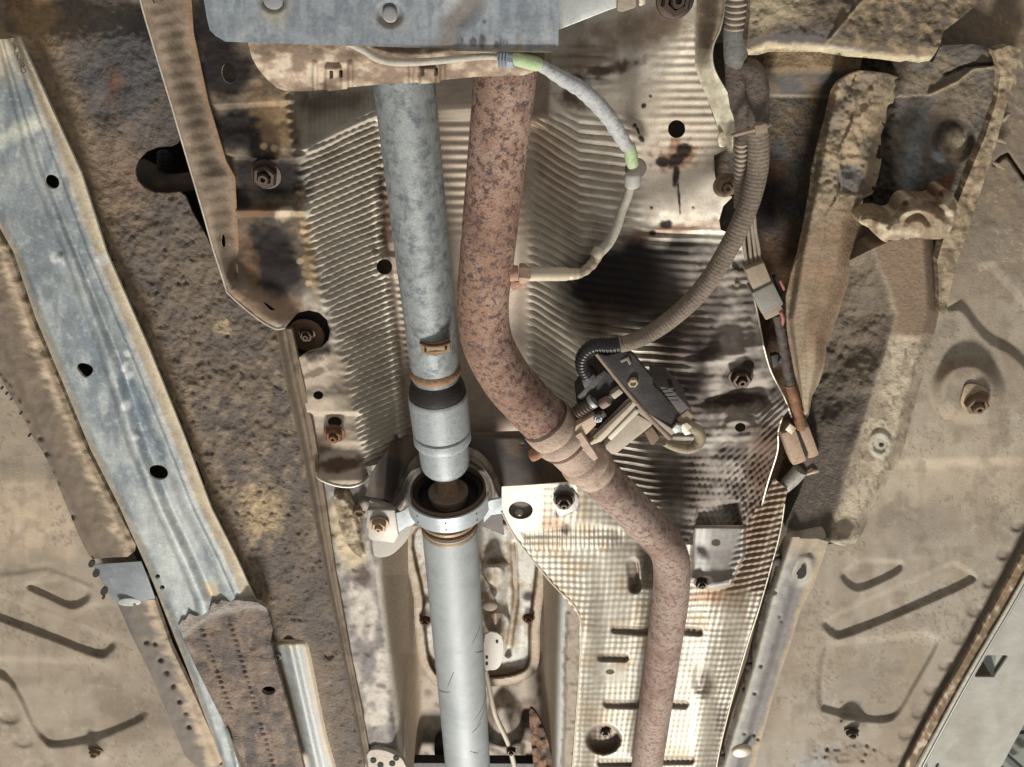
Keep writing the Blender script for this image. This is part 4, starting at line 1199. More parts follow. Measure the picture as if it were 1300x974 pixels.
# ------------------------------------------------------------------ garage lift and roof far beyond the sill
lift = thing('lift_beam', 1260, 870, 1.15, 'white painted lift beam with square cut holes beyond the sill seam', 'lift beam')


def c_white(X, Y): return mixc(flat(X, S(154, 151, 140)), S(140, 135, 122), ss(0.31, 0.77, fbm(X / 30, Y / 40, 4, 131)))


hole = [(1252, 832), (1281, 832), (1262, 860), (1236, 860)]
hole2 = [(1172, 969), (1194, 969), (1180, 1000), (1150, 1000)]
sheet('beam_face', [(1130, 1030), (1150, 930), (1262, 720), (1420, 440), (1560, 440), (1420, 700), (1240, 1030)], lambda X, Y: 1.12 + 0 * X, c_white, M_pan, lift, 3, [hole, hole2], .004)
for hp in (hole, hole2):
    prism('box_inside', [(hp[0][0] - 26, hp[0][1] - 4), (hp[1][0] - 3, hp[1][1] - 4), (hp[2][0] - 10, hp[2][1] + 16), (hp[3][0] - 26, hp[3][1] + 16)], 1.25, .01, mat('brown_box_inside', .8, 0, .05, 200, .1, 20, False, S(112, 96, 80)), lift, 0)
    prism('box_side', [(hp[1][0] - 16, hp[1][1] - 2), (hp[1][0] + 5, hp[1][1] - 2), (hp[2][0] + 7, hp[2][1] + 2), (hp[2][0] - 1, hp[2][1] + 2)], 1.135, .10, mat('grey_box_side', .6, 0, .05, 200, .1, 20, False, S(150, 152, 142)), lift, 0)
cei = prism('roof', [(1060, 420), (1700, 420), (1700, 1100), (1060, 1100)], 3.2, .02, M_grn, None, 0)
tag(cei, 'grey green workshop roof sheeting far beyond the lift beam', 'roof', None, 'structure')
rb = thing('roof_truss', 1290, 930, 3.0, 'grey steel roof truss bars in the bottom right corner behind the lift beam', 'roof truss')
for a, b, wd in (((1230, 926), (1340, 921), 9), ((1230, 936), (1340, 933), 4), ((1262, 950), (1302, 985), 7), ((1255, 962), (1290, 995), 3)):
    n_ = np.array([-(b[1] - a[1]), b[0] - a[0]], float); n_ /= np.linalg.norm(n_); n_ *= wd / 2
    prism('truss_bar', [(a[0] - n_[0], a[1] - n_[1]), (b[0] - n_[0], b[1] - n_[1]), (b[0] + n_[0], b[1] + n_[1]), (a[0] + n_[0], a[1] + n_[1])], 3.0, .06, mat('dark_truss_steel', .6, .1, .05, 200, .12, 20, False, S(92, 96, 92)), rb, .004)

# ------------------------------------------------------------------ front right: cross panel, gusset, chassis members
def h_side(X, Y):
    H = .862 + lumps(X, Y, .005, 30, 141) + lumps(X, Y, .002, 7, 142)
    H = H - .05 * ss(125, 85, Y) - .018 * ss(120, 114, Y) * ss(960, 990, X)
    return H + .05 * ss(380, 560, Y)


def c_side(X, Y):
    C = flat(X, S(84, 80, 76)); n = fbm(X / 24, Y / 24, 4, 143)
    C = mixc(C, S(108, 92, 72), ss(0.42, 0.76, n))
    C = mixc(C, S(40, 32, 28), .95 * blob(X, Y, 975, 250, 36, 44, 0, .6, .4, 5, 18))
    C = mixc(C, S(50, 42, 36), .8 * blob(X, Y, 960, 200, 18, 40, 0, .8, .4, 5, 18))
    C = mixc(C, S(124, 92, 66), .85 * ss(280, 320, Y))
    C = mixc(C, S(104, 72, 50), .7 * blob(X, Y, 985, 215, 20, 14, 0, .7, .6, 6, 10))
    C = mixc(C, S(136, 114, 84), .8 * ss(97, 86, Y) * ss(950, 970, X))
    C = mixc(C, S(160, 146, 124), .8 * ss(3.5, .5, np.abs(Y - 122 - .02 * (X - 1010))) * ss(970, 985, X))
    return C


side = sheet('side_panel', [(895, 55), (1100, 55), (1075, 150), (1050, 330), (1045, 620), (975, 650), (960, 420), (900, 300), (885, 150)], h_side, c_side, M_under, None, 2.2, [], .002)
tag(side, 'dark sooty body side panel in the shadowed gap behind the wiring bundle', 'body panel')


def h_cross(X, Y):
    H = .735 + lumps(X, Y, .006, 11, 151) + lumps(X, Y, .008, 40, 152)
    bot = np.interp(X, [930, 950, 975, 1040, 1115, 1150, 1180], [66, 68, 60, 62, 73, 77, 76])
    H = H + .030 * ss(-16, 2, Y - bot) - .004 * ss(3, 0, dl([(1047, 58), (1070, 30), (1100, -5)], X, Y))
    return H


def c_cross(X, Y):
    C = flat(X, S(94, 82, 68)); n = fbm(X / 10, Y / 9, 5, 153)
    C = mixc(C, S(140, 120, 90), .8 * ss(0.42, 0.68, n) * ss(1030, 1110, X + 20 * (fbm(X / 20, Y / 20, 3, 154) - .5)))
    C = mixc(C, S(156, 140, 112), .85 * blob(X, Y, 975, 15, 60, 28, -20, .8, .4, 5, 16))
    C = mixc(C, S(84, 80, 80), .8 * blob(X, Y, 1010, 48, 60, 13, -6, .8, .4, 6, 14))
    C = mixc(C, S(140, 140, 146), .7 * blob(X, Y, 1060, 62, 50, 5, 6, .8, .4, 6, 12))
    bot = np.interp(X, [930, 950, 975, 1040, 1115, 1150, 1180], [66, 68, 60, 62, 73, 77, 76])
    C = mixc(C, S(196, 180, 146), .9 * ss(-9, -1, Y - bot + 6 * (fbm(X / 6, Y / 6, 3, 155) - .5)))  # lower edge painted pale as if lit
    C = mixc(C, S(164, 146, 118), .7 * ss(2.5, .5, dl([(1047, 58), (1070, 30), (1100, -5)], X, Y)))
    return C


cr = sheet('cross_panel', [(954, -60), (1320, -60), (1262, -14), (1225, 19), (1198, 40), (1193, 58), (1186, 70), (1180, 77), (1165, 80), (1150, 77), (1142, 79), (1115, 75), (1092, 73), (1075, 72), (1040, 66), (1018, 66), (975, 66), (962, 70), (950, 70), (948, 60), (952, 20)], h_cross, c_cross, M_under, None, 2.0, [], .03)
tag(cr, 'brown pitted cross panel with its lower edge painted bright as if lit above the sloped panel', 'body panel')


def h_slope(X, Y):
    H = .788 + lumps(X, Y, .003, 8, 161) + lumps(X, Y, .006, 30, 162)
    H = H + ss(1150, 1120, X) * (lumps(X, Y, .022, 14, 165) + lumps(X, Y, .008, 6, 166) + .006)
    H = H - .008 * ss(0, 60, X - np.interp(Y, [80, 260], [1150, 1125])) 
    d = np.hypot(X - 1211, (Y - 178) * 1.0)
    H = H + .014 * ss(29, 22, d) - .010 * ss(20, 0, d)
    H = H + .008 * ss(3, .5, dl([(1200, 95), (1225, 84), (1258, 82)], X, Y)) - .006 * ss(4, 0, dl([(1180, 120), (1215, 104), (1235, 88), (1262, 84)], X, Y))
    return H


def c_slope(X, Y):
    C = flat(X, S(92, 86, 78)); n = fbm(X / 26, Y / 26, 4, 163)
    C = mixc(C, S(116, 102, 84), ss(0.36, 0.74, n))
    C = mixc(C, S(122, 126, 126), .7 * blob(X, Y, 1160, 195, 15, 70, 14, .8, .3, 5, 14))
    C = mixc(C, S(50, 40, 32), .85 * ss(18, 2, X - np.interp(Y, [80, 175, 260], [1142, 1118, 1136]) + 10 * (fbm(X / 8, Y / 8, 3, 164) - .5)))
    d = np.hypot(X - 1211, Y - 178)
    C = mixc(C, S(74, 64, 56), .8 * ss(30, 24, d) * ss(190, 165, Y + .3 * (X - 1211)))  # shaded upper half of the dome, painted dark
    C = mixc(C, S(198, 180, 146), .95 * blob(X, Y, 1211, 184, 18, 22, 20, .5, .2, 6, 9))
    C = mixc(C, S(156, 158, 162), .8 * blob(X, Y, 1192, 200, 12, 7, 20, .6, .4, 7, 9))
    C = mixc(C, S(128, 112, 98), .8 * blob(X, Y, 1202, 192, 6, 6, 0, .5, .3, 8, 7))
    C = mixc(C, S(112, 66, 36), .85 * blob(X, Y, 1190, 236, 34, 8, -30, .7, .6, 9, 9))
    C = mixc(C, S(166, 148, 118), .7 * ss(3, .5, dl([(1115, 125), (1180, 120), (1215, 104), (1235, 88), (1262, 84)], X, Y)))
    return C


slo = sheet('sloped_panel', [(1085, 74), (1138, 70), (1170, 70), (1184, 80), (1194, 58), (1235, 56), (1262, 62), (1268, 90), (1264, 130), (1248, 185), (1226, 232), (1210, 262), (1150, 268), (1088, 275), (1086, 200), (1090, 140)], h_slope, c_slope, M_under, None, 1.8, [], .004)
tag(slo, 'dark grey sloped panel with a round pale plug below the cross panel', 'body panel')


def h_mem(X, Y):
    a = np.interp(Y, [100, 180, 240, 323, 405, 533, 620], [1056, 1040, 1029, 1012, 1000, 1022, 1040]); b = np.interp(Y, [90, 130, 175, 225, 280, 340, 383, 428, 464, 503, 530, 620], [1140, 1133, 1118, 1115, 1093, 1085, 1069, 1050, 1046, 1032, 1026, 1041])
    u = (X - a) / np.maximum(b - a, 4)
    H = .764 + .024 * ss(.14, -.02, u) + .026 * ss(.66, 1.0, u) + .0015 * ss(.05, .0, np.abs(u - .42))
    r = ss(330, 220, Y)
    H = H + r * (lumps(X, Y, .004, 5, 171) + lumps(X, Y, .010, 18, 172)) - .004 * r * ss(2.5, 0, np.abs(u - .42 + .06 * np.sin(Y / 14.)) * 60) + lumps(X, Y, .004, 40, 173)
    H = H + .006 * ss(3, -3, sd([(1064, 205), (1098, 205), (1096, 248), (1064, 246)], X, Y))
    return H


def c_mem(X, Y):
    a = np.interp(Y, [100, 180, 240, 323, 405, 533, 620], [1056, 1040, 1029, 1012, 1000, 1022, 1040]); b = np.interp(Y, [90, 130, 175, 225, 280, 340, 383, 428, 464, 503, 530, 620], [1140, 1133, 1118, 1115, 1093, 1085, 1069, 1050, 1046, 1032, 1026, 1041])
    u = (X - a) / np.maximum(b - a, 4)
    C = flat(X, S(140, 122, 98)); n = fbm(X / 20, Y / 24, 5, 174)
    top = ss(260, 200, Y)
    C = mixc(C, S(118, 106, 90), .8 * top * ss(0.41, 0.63, n)); C = mixc(C, S(160, 140, 108), .6 * top * ss(0.48, 0.30, n))
    C = mixc(C, S(92, 90, 88), .9 * blob(X, Y, 1080, 226, 18, 20, 0, .4, .4, 5, 9)); C = mixc(C, S(196, 180, 150), .9 * ss(2.5, .5, dl([(1063, 247), (1094, 250)], X, Y)))
    C = mixc(C, S(112, 88, 66), .6 * ss(.55, .95, u) * ss(220, 300, Y))
    C = mixc(C, S(128, 100, 74), .7 * ss(0.36, 0.74, fbm(X / 40, Y / 50, 4, 175)) * ss(230, 280, Y))
    C = mixc(C, S(178, 160, 132), .7 * blob(X, Y, 1030, 490, 18, 50, 8, .8, .3, 6))
    C = mixc(C, S(108, 84, 62), .6 * blob(X, Y, 1035, 400, 14, 30, 8, .8, .4, 7))
    C = mixc(C, S(60, 42, 30), .9 * blob(X, Y, 1078, 84, 14, 9, -30, .5, .5, 8, 8))
    return C


mem = sheet('chassis_member', [(1056, 116), (1064, 104), (1078, 95), (1093, 90), (1112, 92), (1128, 94), (1140, 98), (1139, 112), (1134, 130), (1126, 150), (1118, 173), (1120, 200), (1115, 225), (1108, 246), (1096, 252), (1093, 270), (1096, 290), (1088, 320), (1085, 340), (1078, 358), (1069, 383), (1064, 402), (1050, 428), (1047, 464), (1040, 486), (1031, 503), (1027, 526), (1023, 534), (1018, 520), (1012, 494), (1006, 460), (999, 420), (998, 375), (1005, 345), (1013, 323), (1022, 280), (1029, 240), (1031, 215), (1040, 180), (1046, 160), (1051, 138)], h_mem, c_mem, mat('dusty_member_sealer', .88, 0, .5, 220, .22, 50), None, 1.8, [], .004)
tag(mem, 'tan dust covered chassis member tapering downwards between the wiring and the box section', 'chassis rail')


def fold(Y): return np.interp(Y, [320, 360, 400, 470, 560, 690], [1110, 1126, 1138, 1118, 1088, 1052])


def h_box(X, Y):
    f = fold(Y); e = np.interp(Y, [300, 350, 395, 425, 500, 560, 610, 650, 690], [1186, 1190, 1192, 1185, 1165, 1150, 1127, 1107, 1088])
    H = .752 + .060 * np.clip((f - X) / 75, 0, 1) + .045 * ss(-16, 4, X - e)
    H = H + ss(6, -14, X - f) * (lumps(X, Y, .016, 34, 181) + lumps(X, Y, .003, 6, 182)) * ss(640, 480, Y)
    H = H + lumps(X, Y, .003, 8, 183) * ss(420, 440, Y) * ss(0, 10, X - f)
    H = H - .004 * ss(17, 12, np.hypot((X - 1117) / 1.0, (Y - 564) / 1.15)) + .003 * ss(11, 7, np.hypot(X - 1117, (Y - 564) / 1.15))
    H = H - .018 * ss(668, 692, Y + .12 * (X - 1040)) + .004 * ss(425, 432, Y + 3 * np.sin(X / 6)) * ss(0, 10, X - f)
    return H


def c_box(X, Y):
    f = fold(Y)
    C = flat(X, S(172, 158, 134)); n = fbm(X / 18, Y / 18, 5, 184)
    C = mixc(C, S(146, 130, 110), ss(0.37, 0.70, n))
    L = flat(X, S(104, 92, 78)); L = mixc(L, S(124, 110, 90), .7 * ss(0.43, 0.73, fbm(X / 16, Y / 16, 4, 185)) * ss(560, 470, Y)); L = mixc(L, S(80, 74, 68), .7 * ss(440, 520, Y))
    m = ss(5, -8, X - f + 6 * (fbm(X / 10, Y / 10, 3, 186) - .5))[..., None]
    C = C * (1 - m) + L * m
    C = mixc(C, S(122, 100, 80), .92 * ss(432, 422, Y + 5 * (fbm(X / 6, Y / 6, 3, 187) - .5)) * ss(-6, 6, X - f) )
    C = mixc(C, S(112, 98, 80), .7 * ss(0.56, 0.72, fbm(X / 5, Y / 6, 3, 188)) * ss(425, 440, Y))
    C = mixc(C, S(196, 186, 164), .8 * ss(8, 1, np.abs(Y - np.interp(X, [1000, 1030, 1060, 1085], [676, 684, 692, 690]))))
    C = mixc(C, S(188, 180, 162), .6 * ss(17, 13, np.hypot(X - 1117, (Y - 564) / 1.15)))
    return C


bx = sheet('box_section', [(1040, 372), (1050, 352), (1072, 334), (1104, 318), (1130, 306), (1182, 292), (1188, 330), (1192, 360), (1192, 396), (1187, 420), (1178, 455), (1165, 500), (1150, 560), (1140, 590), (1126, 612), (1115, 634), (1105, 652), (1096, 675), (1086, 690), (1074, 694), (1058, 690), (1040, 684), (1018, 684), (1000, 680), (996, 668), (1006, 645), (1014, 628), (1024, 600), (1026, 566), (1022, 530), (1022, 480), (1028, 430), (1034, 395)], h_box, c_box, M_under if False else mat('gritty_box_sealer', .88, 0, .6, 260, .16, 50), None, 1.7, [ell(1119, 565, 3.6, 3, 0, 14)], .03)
tag(bx, 'grey beige box section with a dark lumpy inner wall and a round plug', 'chassis rail')
prism('plug_hole', ell(1119, 565, 6, 5), .775, .002, M_hole, bx, 0)


def h_puddle(X, Y):
    d = sd(PUD, X, Y)
    r = np.hypot(X - 1165, (Y - 290) * 1.3)
    return .752 - .022 * ss(0, -16, d) + .004 * np.sin(r / 3.2 + 3 * fbm(X / 20, Y / 20, 3, 191)) * ss(0, -6, d) + lumps(X, Y, .006, 16, 192)


PUD = spl([(1094, 272), (1102, 268), (1116, 267), (1128, 270), (1136, 268), (1143, 256), (1152, 250), (1172, 252), (1186, 250), (1192, 240), (1202, 240), (1214, 254), (1218, 268), (1210, 286), (1200, 302), (1180, 304), (1160, 303), (1140, 306), (1125, 308), (1112, 299), (1102, 289), (1090, 282)], 3)


def c_pud(X, Y):
    C = flat(X, S(148, 131, 106)); n = fbm(X / 14, Y / 8, 5, 193)
    C = mixc(C, S(126, 106, 82), ss(0.37, 0.70, n)); C = mixc(C, S(176, 160, 134), ss(0.46, 0.30, n))
    C = mixc(C, S(104, 62, 34), .8 * blob(X, Y, 1186, 246, 26, 6, -12, .6, .6, 5, 7))
    C = mixc(C, S(84, 66, 46), .9 * blob(X, Y, 1150, 258, 5, 4, 0, .5, .3, 6, 6))
    return C


pud = sheet('weld_sealer_lump', PUD, h_puddle, c_pud, M_under if False else mat('smeared_sealer', .7, 0, .25, 200, .14, 50), None, 1.5, [], .02)
tag(pud, 'swirled tan lump of seam sealer where the sloped panel meets the box section', 'sealer')


def h_fl(X, Y): return .770 + lumps(X, Y, .003, 7, 201) + lumps(X, Y, .006, 25, 202)


def c_fl(X, Y):
    C = flat(X, S(142, 124, 98)); n = fbm(X / 8, Y / 10, 4, 203)
    C = mixc(C, S(112, 94, 72), .8 * ss(0.45, 0.67, n)); C = mixc(C, S(164, 146, 118), .7 * ss(0.46, 0.29, n))
    return C


fl = sheet('seam_flange', [(1262, 64), (1282, 58), (1296, 62), (1290, 90), (1276, 140), (1264, 185), (1246, 240), (1228, 296), (1214, 335), (1206, 370), (1200, 400), (1192, 396), (1192, 360), (1190, 330), (1200, 296), (1214, 262), (1232, 218), (1252, 170), (1266, 125), (1270, 96)], h_fl, c_fl, M_under if False else MATS['dusty_member_sealer'], None, 1.7, [], .012)
tag(fl, 'thin tan spot welded seam flange running diagonally beside the sloped panel', 'body seam')
for i, (x, y, a) in enumerate([(1266, 160, -60), (1272, 180, 20), (1278, 150, -50), (1270, 212, 30), (1296, 80, 60), (1288, 100, 70)]):
    ca, sa = math.cos(R(a)), math.sin(R(a))
    prism('torn_sealer', [(x + p * ca - q * sa, y + p * sa + q * ca) for p, q in ((-9, -1), (-3, -3), (4, -2), (9, 1), (3, 1.5), (-4, 2.5))], .774 + .003 * (i % 2), .008, mat('torn_tan_sealer', .85, 0, .3, 200, .2, 60, False, S(146, 130, 106)), fl, .002)


# lower rail flange with slotted plugs
def h_low(X, Y):
    a = np.interp(Y, [680, 756, 844, 974], [996, 972, 950, 911]); b = np.interp(Y, [680, 776, 820, 949, 974], [1052, 1018, 1004, 964, 957])
    u = (X - a) / (b - a)
    H = .800 - .026 * ss(0, .22, u) + .014 * ss(.45, .7, u) + lumps(X, Y, .002, 12, 211)
    for x, y in SLP: H = H - .005 * ss(4, -3, sd(spl([(x - 10, y + 16), (x - 14, y + 2), (x - 4, y - 18), (x + 8, y - 20), (x + 14, y - 12), (x + 6, y + 12), (x - 2, y + 19)], 4), X, Y))
    for x, y in ((960, 771), (984, 752), (990, 782), (992, 788), (966, 845), (985, 893), (958, 880), (945, 931), (957, 933), (962, 938)): H = H + .004 * ss(3.5, 1, np.hypot(X - x, Y - y))
    return H


SLP = [(1019, 726)]


def c_low(X, Y):
    a = np.interp(Y, [680, 756, 844, 974], [996, 972, 950, 911]); b = np.interp(Y, [680, 776, 820, 949, 974], [1052, 1018, 1004, 964, 957])
    u = (X - a) / (b - a) + .15 * (fbm(X / 10, Y / 10, 3, 212) - .5)
    C = flat(X, S(136, 132, 128)); C = mixc(C, S(176, 170, 156), ss(.4, .2, u)); C = mixc(C, S(118, 112, 108), ss(.45, .6, u) * .8)
    C = mixc(C, S(164, 146, 120), ss(.78, .95, u)); C = mixc(C, S(96, 80, 64), .9 * ss(.12, .0, u))
    C = mixc(C, S(166, 150, 126), .9 * ss(720, 690, Y))
    for x, y in SLP: C = mixc(C, S(178, 170, 152), .8 * ss(22, 14, np.hypot((X - x) * 1.4, Y - y)))
    return C, .4 * ss(.2, .3, u) * ss(.9, .7, u)


lw = sheet('lower_rail_flange', [(998, 690), (1006, 682), (1030, 682), (1052, 688), (1046, 706), (1034, 740), (1016, 776), (1004, 816), (985, 872), (964, 949), (952, 1000), (902, 1000), (911, 974), (930, 905), (951, 844), (972, 756), (986, 716)], h_low, c_low, M_sheet, None, 1.7, [spl([(1015, 722), (1020, 719), (1021, 726), (1015, 732), (1011, 728)], 3)], .012)
tag(lw, 'grey weathered rail flange with an oblong slotted dimple beside the dimpled shield', 'chassis rail')
prism('slot_floor', ell(1016, 726, 8, 9), .779, .002, M_hole, lw, 0)
place(UN['dome'], 'round_plug', M_nutpale, 941, 952, .775, 13, lw)
for x, y, wd in ((988, 712, 12), (952, 845, 9), (948, 876, 9), (922, 960, 10)):
    place(UN['dome'], 'sealer_blob', M_hole if y > 800 else M_black, x, y, .79, wd * .7, lw)

# ------------------------------------------------------------------ cover plate at the top with its lip
def h_cov(X, Y):
    H = .690 + .004 * ss(18, 4, np.abs(X - 420 - .2 * (Y - 30))) * 0
    H = H + .004 * ss(26, 6, dl([(610, -60), (600, 0), (572, 30), (566, 70)], X, Y))
    for x, y in ((347, -1), (495, 18)): H = H + .004 * ss(19, 12, np.hypot(X - x, Y - y))
    return H + lumps(X, Y, .002, 60, 221) - .003 * ss(58, 66, Y)


def c_cov(X, Y):
    C = flat(X, S(134, 140, 144)); n = fbm(X / 7, Y / 30, 5, 222); n2 = fbm(X / 50, Y / 40, 4, 224)
    C = mixc(C, S(112, 119, 125), .8 * ss(.38, .68, n)); C = mixc(C, S(158, 160, 158), .6 * ss(.5, .3, n2))
    C = mixc(C, S(122, 110, 98), .7 * ss(20, 6, dl([(610, -60), (600, 0), (572, 30), (566, 70)], X, Y)))
    C = mixc(C, S(158, 146, 124), .7 * blob(X, Y, 350, 14, 24, 22, 0, .9, .4, 5)); C = mixc(C, S(160, 148, 128), .6 * blob(X, Y, 497, 26, 22, 18, 0, .9, .4, 6))
    for x, y, a, b in ((601, 53, 5, 6), (612, 52, 4, 11), (630, 57, 4, 5), (587, 51, 2, 4), (615, 27, 3, 3)): C = mixc(C, S(74, 70, 70), .9 * blob(X, Y, x, y, a, b, 0, .4, .4, 7, 6))
    C = mixc(C, S(162, 118, 80), .8 * ss(2.5, 1, np.abs(X - 660 - 6 * (fbm(X / 9, Y / 9, 2, 223) - .5))) * ss(40, 66, Y))
    C = mixc(C, S(140, 120, 96), .6 * ss(52, 66, Y))
    return C, .8


cov = thing('cover_plate', 480, 30, .69, 'blue grey galvanised cover plate with two bolts at the top edge of the picture', 'cover plate')
sheet('plate', [(250, -70), (257, -10), (262, 20), (266, 38), (274, 46), (286, 53), (400, 57), (500, 60), (570, 62), (580, 65), (698, 67), (705, 64), (709, 56), (710, -70)], h_cov, c_cov, M_zinc, cov, 2.2, [], .0022, rim=S(178, 168, 150))
for x, y, wd in ((347, -1, 24), (495, 18, 18)):
    place(UN['dome'], 'bolt_head', mat('dull_bolt_zinc', .75, .1, .25, 300, .25, 90, False, S(132, 134, 134)), x, y, .692, wd * .5, cov, 0, .6)
    place(UN['washer'], 'washer', M_nutpale, x, y + 1, .6935, wd * .72, cov)


def h_lip(X, Y):
    H = .700 + .008 * ss(70, 110, Y) + lumps(X, Y, .004, 30, 231)
    for x in (423, 543): H = H - .006 * ss(12, 8, np.abs(X - x)) * ss(82, 88, Y)
    for x in (400, 445, 522, 562): H = H - .004 * ss(5, 1, np.abs(X - x)) * ss(74, 84, Y)
    return H


def c_lip(X, Y):
    C = flat(X, S(160, 138, 116)); n = fbm(X / 20, Y / 12, 5, 232)
    C = mixc(C, S(130, 110, 92), ss(.45, .62, n)); C = mixc(C, S(194, 178, 154), .8 * ss(.45, .34, n))
    return C, .5


lip = thing('heat_shield', 500, 90, .74, 'narrow tan shield lip with two slotted tabs just below the cover plate', 'heat shield', 'heat shields under the car')
tabs = []
for x, y in ((418, 84), (430, 83)): tabs.append([(x, y + 6), (x + 5, y + 6), (x + 5, y + 16), (x, y + 17)])
for x, y in ((534, 82), (551, 81)): tabs.append([(x, y + 5), (x + 5, y + 5), (x + 5, y + 15), (x, y + 16)])
sheet('lip_skin', [(312, 40), (316, 60), (320, 74), (328, 88), (340, 102), (352, 112), (364, 116), (384, 116), (414, 114), (416, 116), (440, 113), (442, 111), (500, 106), (530, 105), (532, 107), (558, 105), (560, 102), (600, 98), (648, 96), (664, 96), (676, 92), (690, 80), (700, 40)], h_lip, c_lip, M_sheet, lip, 1.6, tabs, .002, rim=S(214, 200, 176))
sheet('lip_backing', [(330, 50), (690, 50), (660, 92), (380, 108)], lambda X, Y: .7125 + 0 * X, lambda X, Y: flat(X, S(84, 70, 58)), M_body, lip, 6, thick=0)
blade = prism('blade_strip', [(708, -40), (830, -40), (800, 5), (776, 12), (707, 39)], .73, .003, mat('bright_blade_steel', .35, .7, .05, 300, .08, 30, False, S(204, 206, 200)), None, .001)
tag(blade, 'bright pointed steel blade strip right of the cover plate', 'metal strip')
fit = thing('pipe_fitting', 800, 5, .74, 'small beige fitting with square tabs above the bright blade strip', 'fitting')
prism('tab', [(786, -30), (808, -30), (808, 10), (790, 16), (783, 14)], .725, .008, MATS['beige_bung'], fit, .002)
prism('tab', [(810, -30), (822, -30), (820, 6), (811, 9)], .728, .006, M_nutpale, fit, .002)
wr_ = tube('white_wire', [(440, 54, .694, 8), (462, 64, .693, 9), (478, 74, .693, 9.5), (500, 79, .693, 9.5), (530, 79, .693, 9), (570, 76, .693, 8.5), (612, 72, .693, 8), (640, 73, .693, 7)], M_wire, None, 14)
tag(wr_, 'off white sheathed wire lying along the tan lip under the cover plate', 'wire')

# ------------------------------------------------------------------ drive shaft
def ax(A, B):
    """point on the straight 3-D axis from A to B that is seen at photo row y"""
    pa, pb = W(*A), W(*B)
    def f(y):
        lo, hi = -1.5, 2.5
        for _ in range(50):
            t = (lo + hi) / 2; p = pa + (pb - pa) * t
            fwd = p[1] * cE + p[2] * sE; upc = -p[1] * sE + p[2] * cE
            yy = 487 - FPX * upc / fwd
            if yy < y: lo = t
            else: hi = t
        return p
    return f


A1 = ax((513.5, 110, .80), (566.5, 600, .80))


def lathe(name, rows, axis, m, parent, ang=30, seg=48, cap=True):
    P = [axis(y) for y, w_ in rows]; r = [w_ / 2 * mpp(y, p[2]) for (y, w_), p in zip(rows, P)]
    return tube3(name, P, r, m, parent, seg, cap, ang)


sh = thing('drive_shaft', 565, 620, .80, 'long two piece drive shaft, mottled grey front tube and smooth pale rear tube', 'drive shaft')
lathe('front_tube', [(40, 83), (110, 78.5), (300, 70.5), (440, 63.2), (466, 61.5), (470, 61.2)], A1, M_shaftz, sh)
lathe('weld_bead', [(464.0, 61), (467.0, 64.5), (470.0, 65.5), (473.0, 64.5), (475.0, 61)], A1, mat('brown_weld_bead', .7, .3, .3, 300, .3, 120, False, S(142, 110, 82)), sh)
lathe('yoke_neck', [(471.0, 60), (479.0, 60), (487.0, 66)], A1, M_shaftz, sh)
lathe('rubber_boot', [(479.0, 60), (485.0, 66), (492.0, 71), (499.0, 73.4), (501.0, 72)], A1, M_black, sh)
lathe('joint_collar', [(498.5, 74), (500.0, 75.5), (503.0, 75.8), (544.0, 73.2), (545.0, 70)], A1, M_collar, sh)
lathe('seal_groove', [(543.0, 70), (548.0, 70)], A1, M_black, sh)
lathe('joint_ring', [(546.0, 70), (547.5, 73), (552.0, 73.6), (557.0, 73), (559.0, 70), (561.0, 63)], A1, M_collar, sh)
lathe('joint_cup', [(559.0, 63.8), (585.0, 62.2), (590.0, 60), (594.0, 54), (596.0, 40)], A1, M_collar, sh)
lathe('stub_shaft', [(586, 28), (612, 27), (620, 29), (624, 32)], A1, mat('rusty_stub_shaft', .6, .4, .2, 300, .3, 120, False, S(142, 118, 92), speck=[(80, .55, S(176, 134, 78), .15)]), sh)
lathe('bearing_flange', [(622, 30), (622.6, 49), (623.6, 51), (627, 51)], A1, mat('grey_bearing_flange', .6, .3, .2, 300, .2, 100, False, S(132, 116, 104)), sh)
# balance weight welded on the tube
pw = [(533.5, 433), (552, 438), (571, 432.5), (572, 446), (553, 452.5), (534.5, 448.5)]
bw = prism('balance_weight', pw, [.7705, .7645, .7705, .7690, .7630, .7690], .006, mat('tan_balance_weight', .7, .3, .2, 300, .25, 90, False, S(160, 134, 104)), sh, .0008)
for x, y, h_ in ((540, 445.5, .7655), (566, 443, .7652)): prism('weight_dimple', ell(x, y, 1.6, 1.6, 0, 10), h_, .003, M_hole, sh, 0)
tube('weight_edge', [(533.5, 435, .770, 4), (543, 438.5, .765, 4.5), (553, 439, .764, 4.5), (563, 437.5, .765, 4.5), (571.5, 433.5, .770, 4)], mat('dark_weld_rust', .8, .2, .3, 300, .3, 120, False, S(92, 64, 44)), sh, 10, 4)
A2 = ax((572.5, 690, .80), (594, 974, .80))
lathe('rear_tube', [(664, 70.5), (690, 69.5), (760, 66.5), (850, 62.0), (974, 56.5), (1020, 54.5)], A2, M_shaft2, sh)
for k in range(3):
    y0 = 652 + k * 6.5
    lathe('spline_ring', [(y0, 70), (y0 + 1.5, 73.5 - k), (y0 + 4.2, 73.5 - k), (y0 + 5.6, 69)], A2, mat('tan_spline_ring', .55, .4, .2, 300, .25, 110, False, S(158, 136, 108)) if k != 1 else mat('brown_spline_ring', .7, .3, .2, 300, .3, 110, False, S(108, 80, 58)), sh)

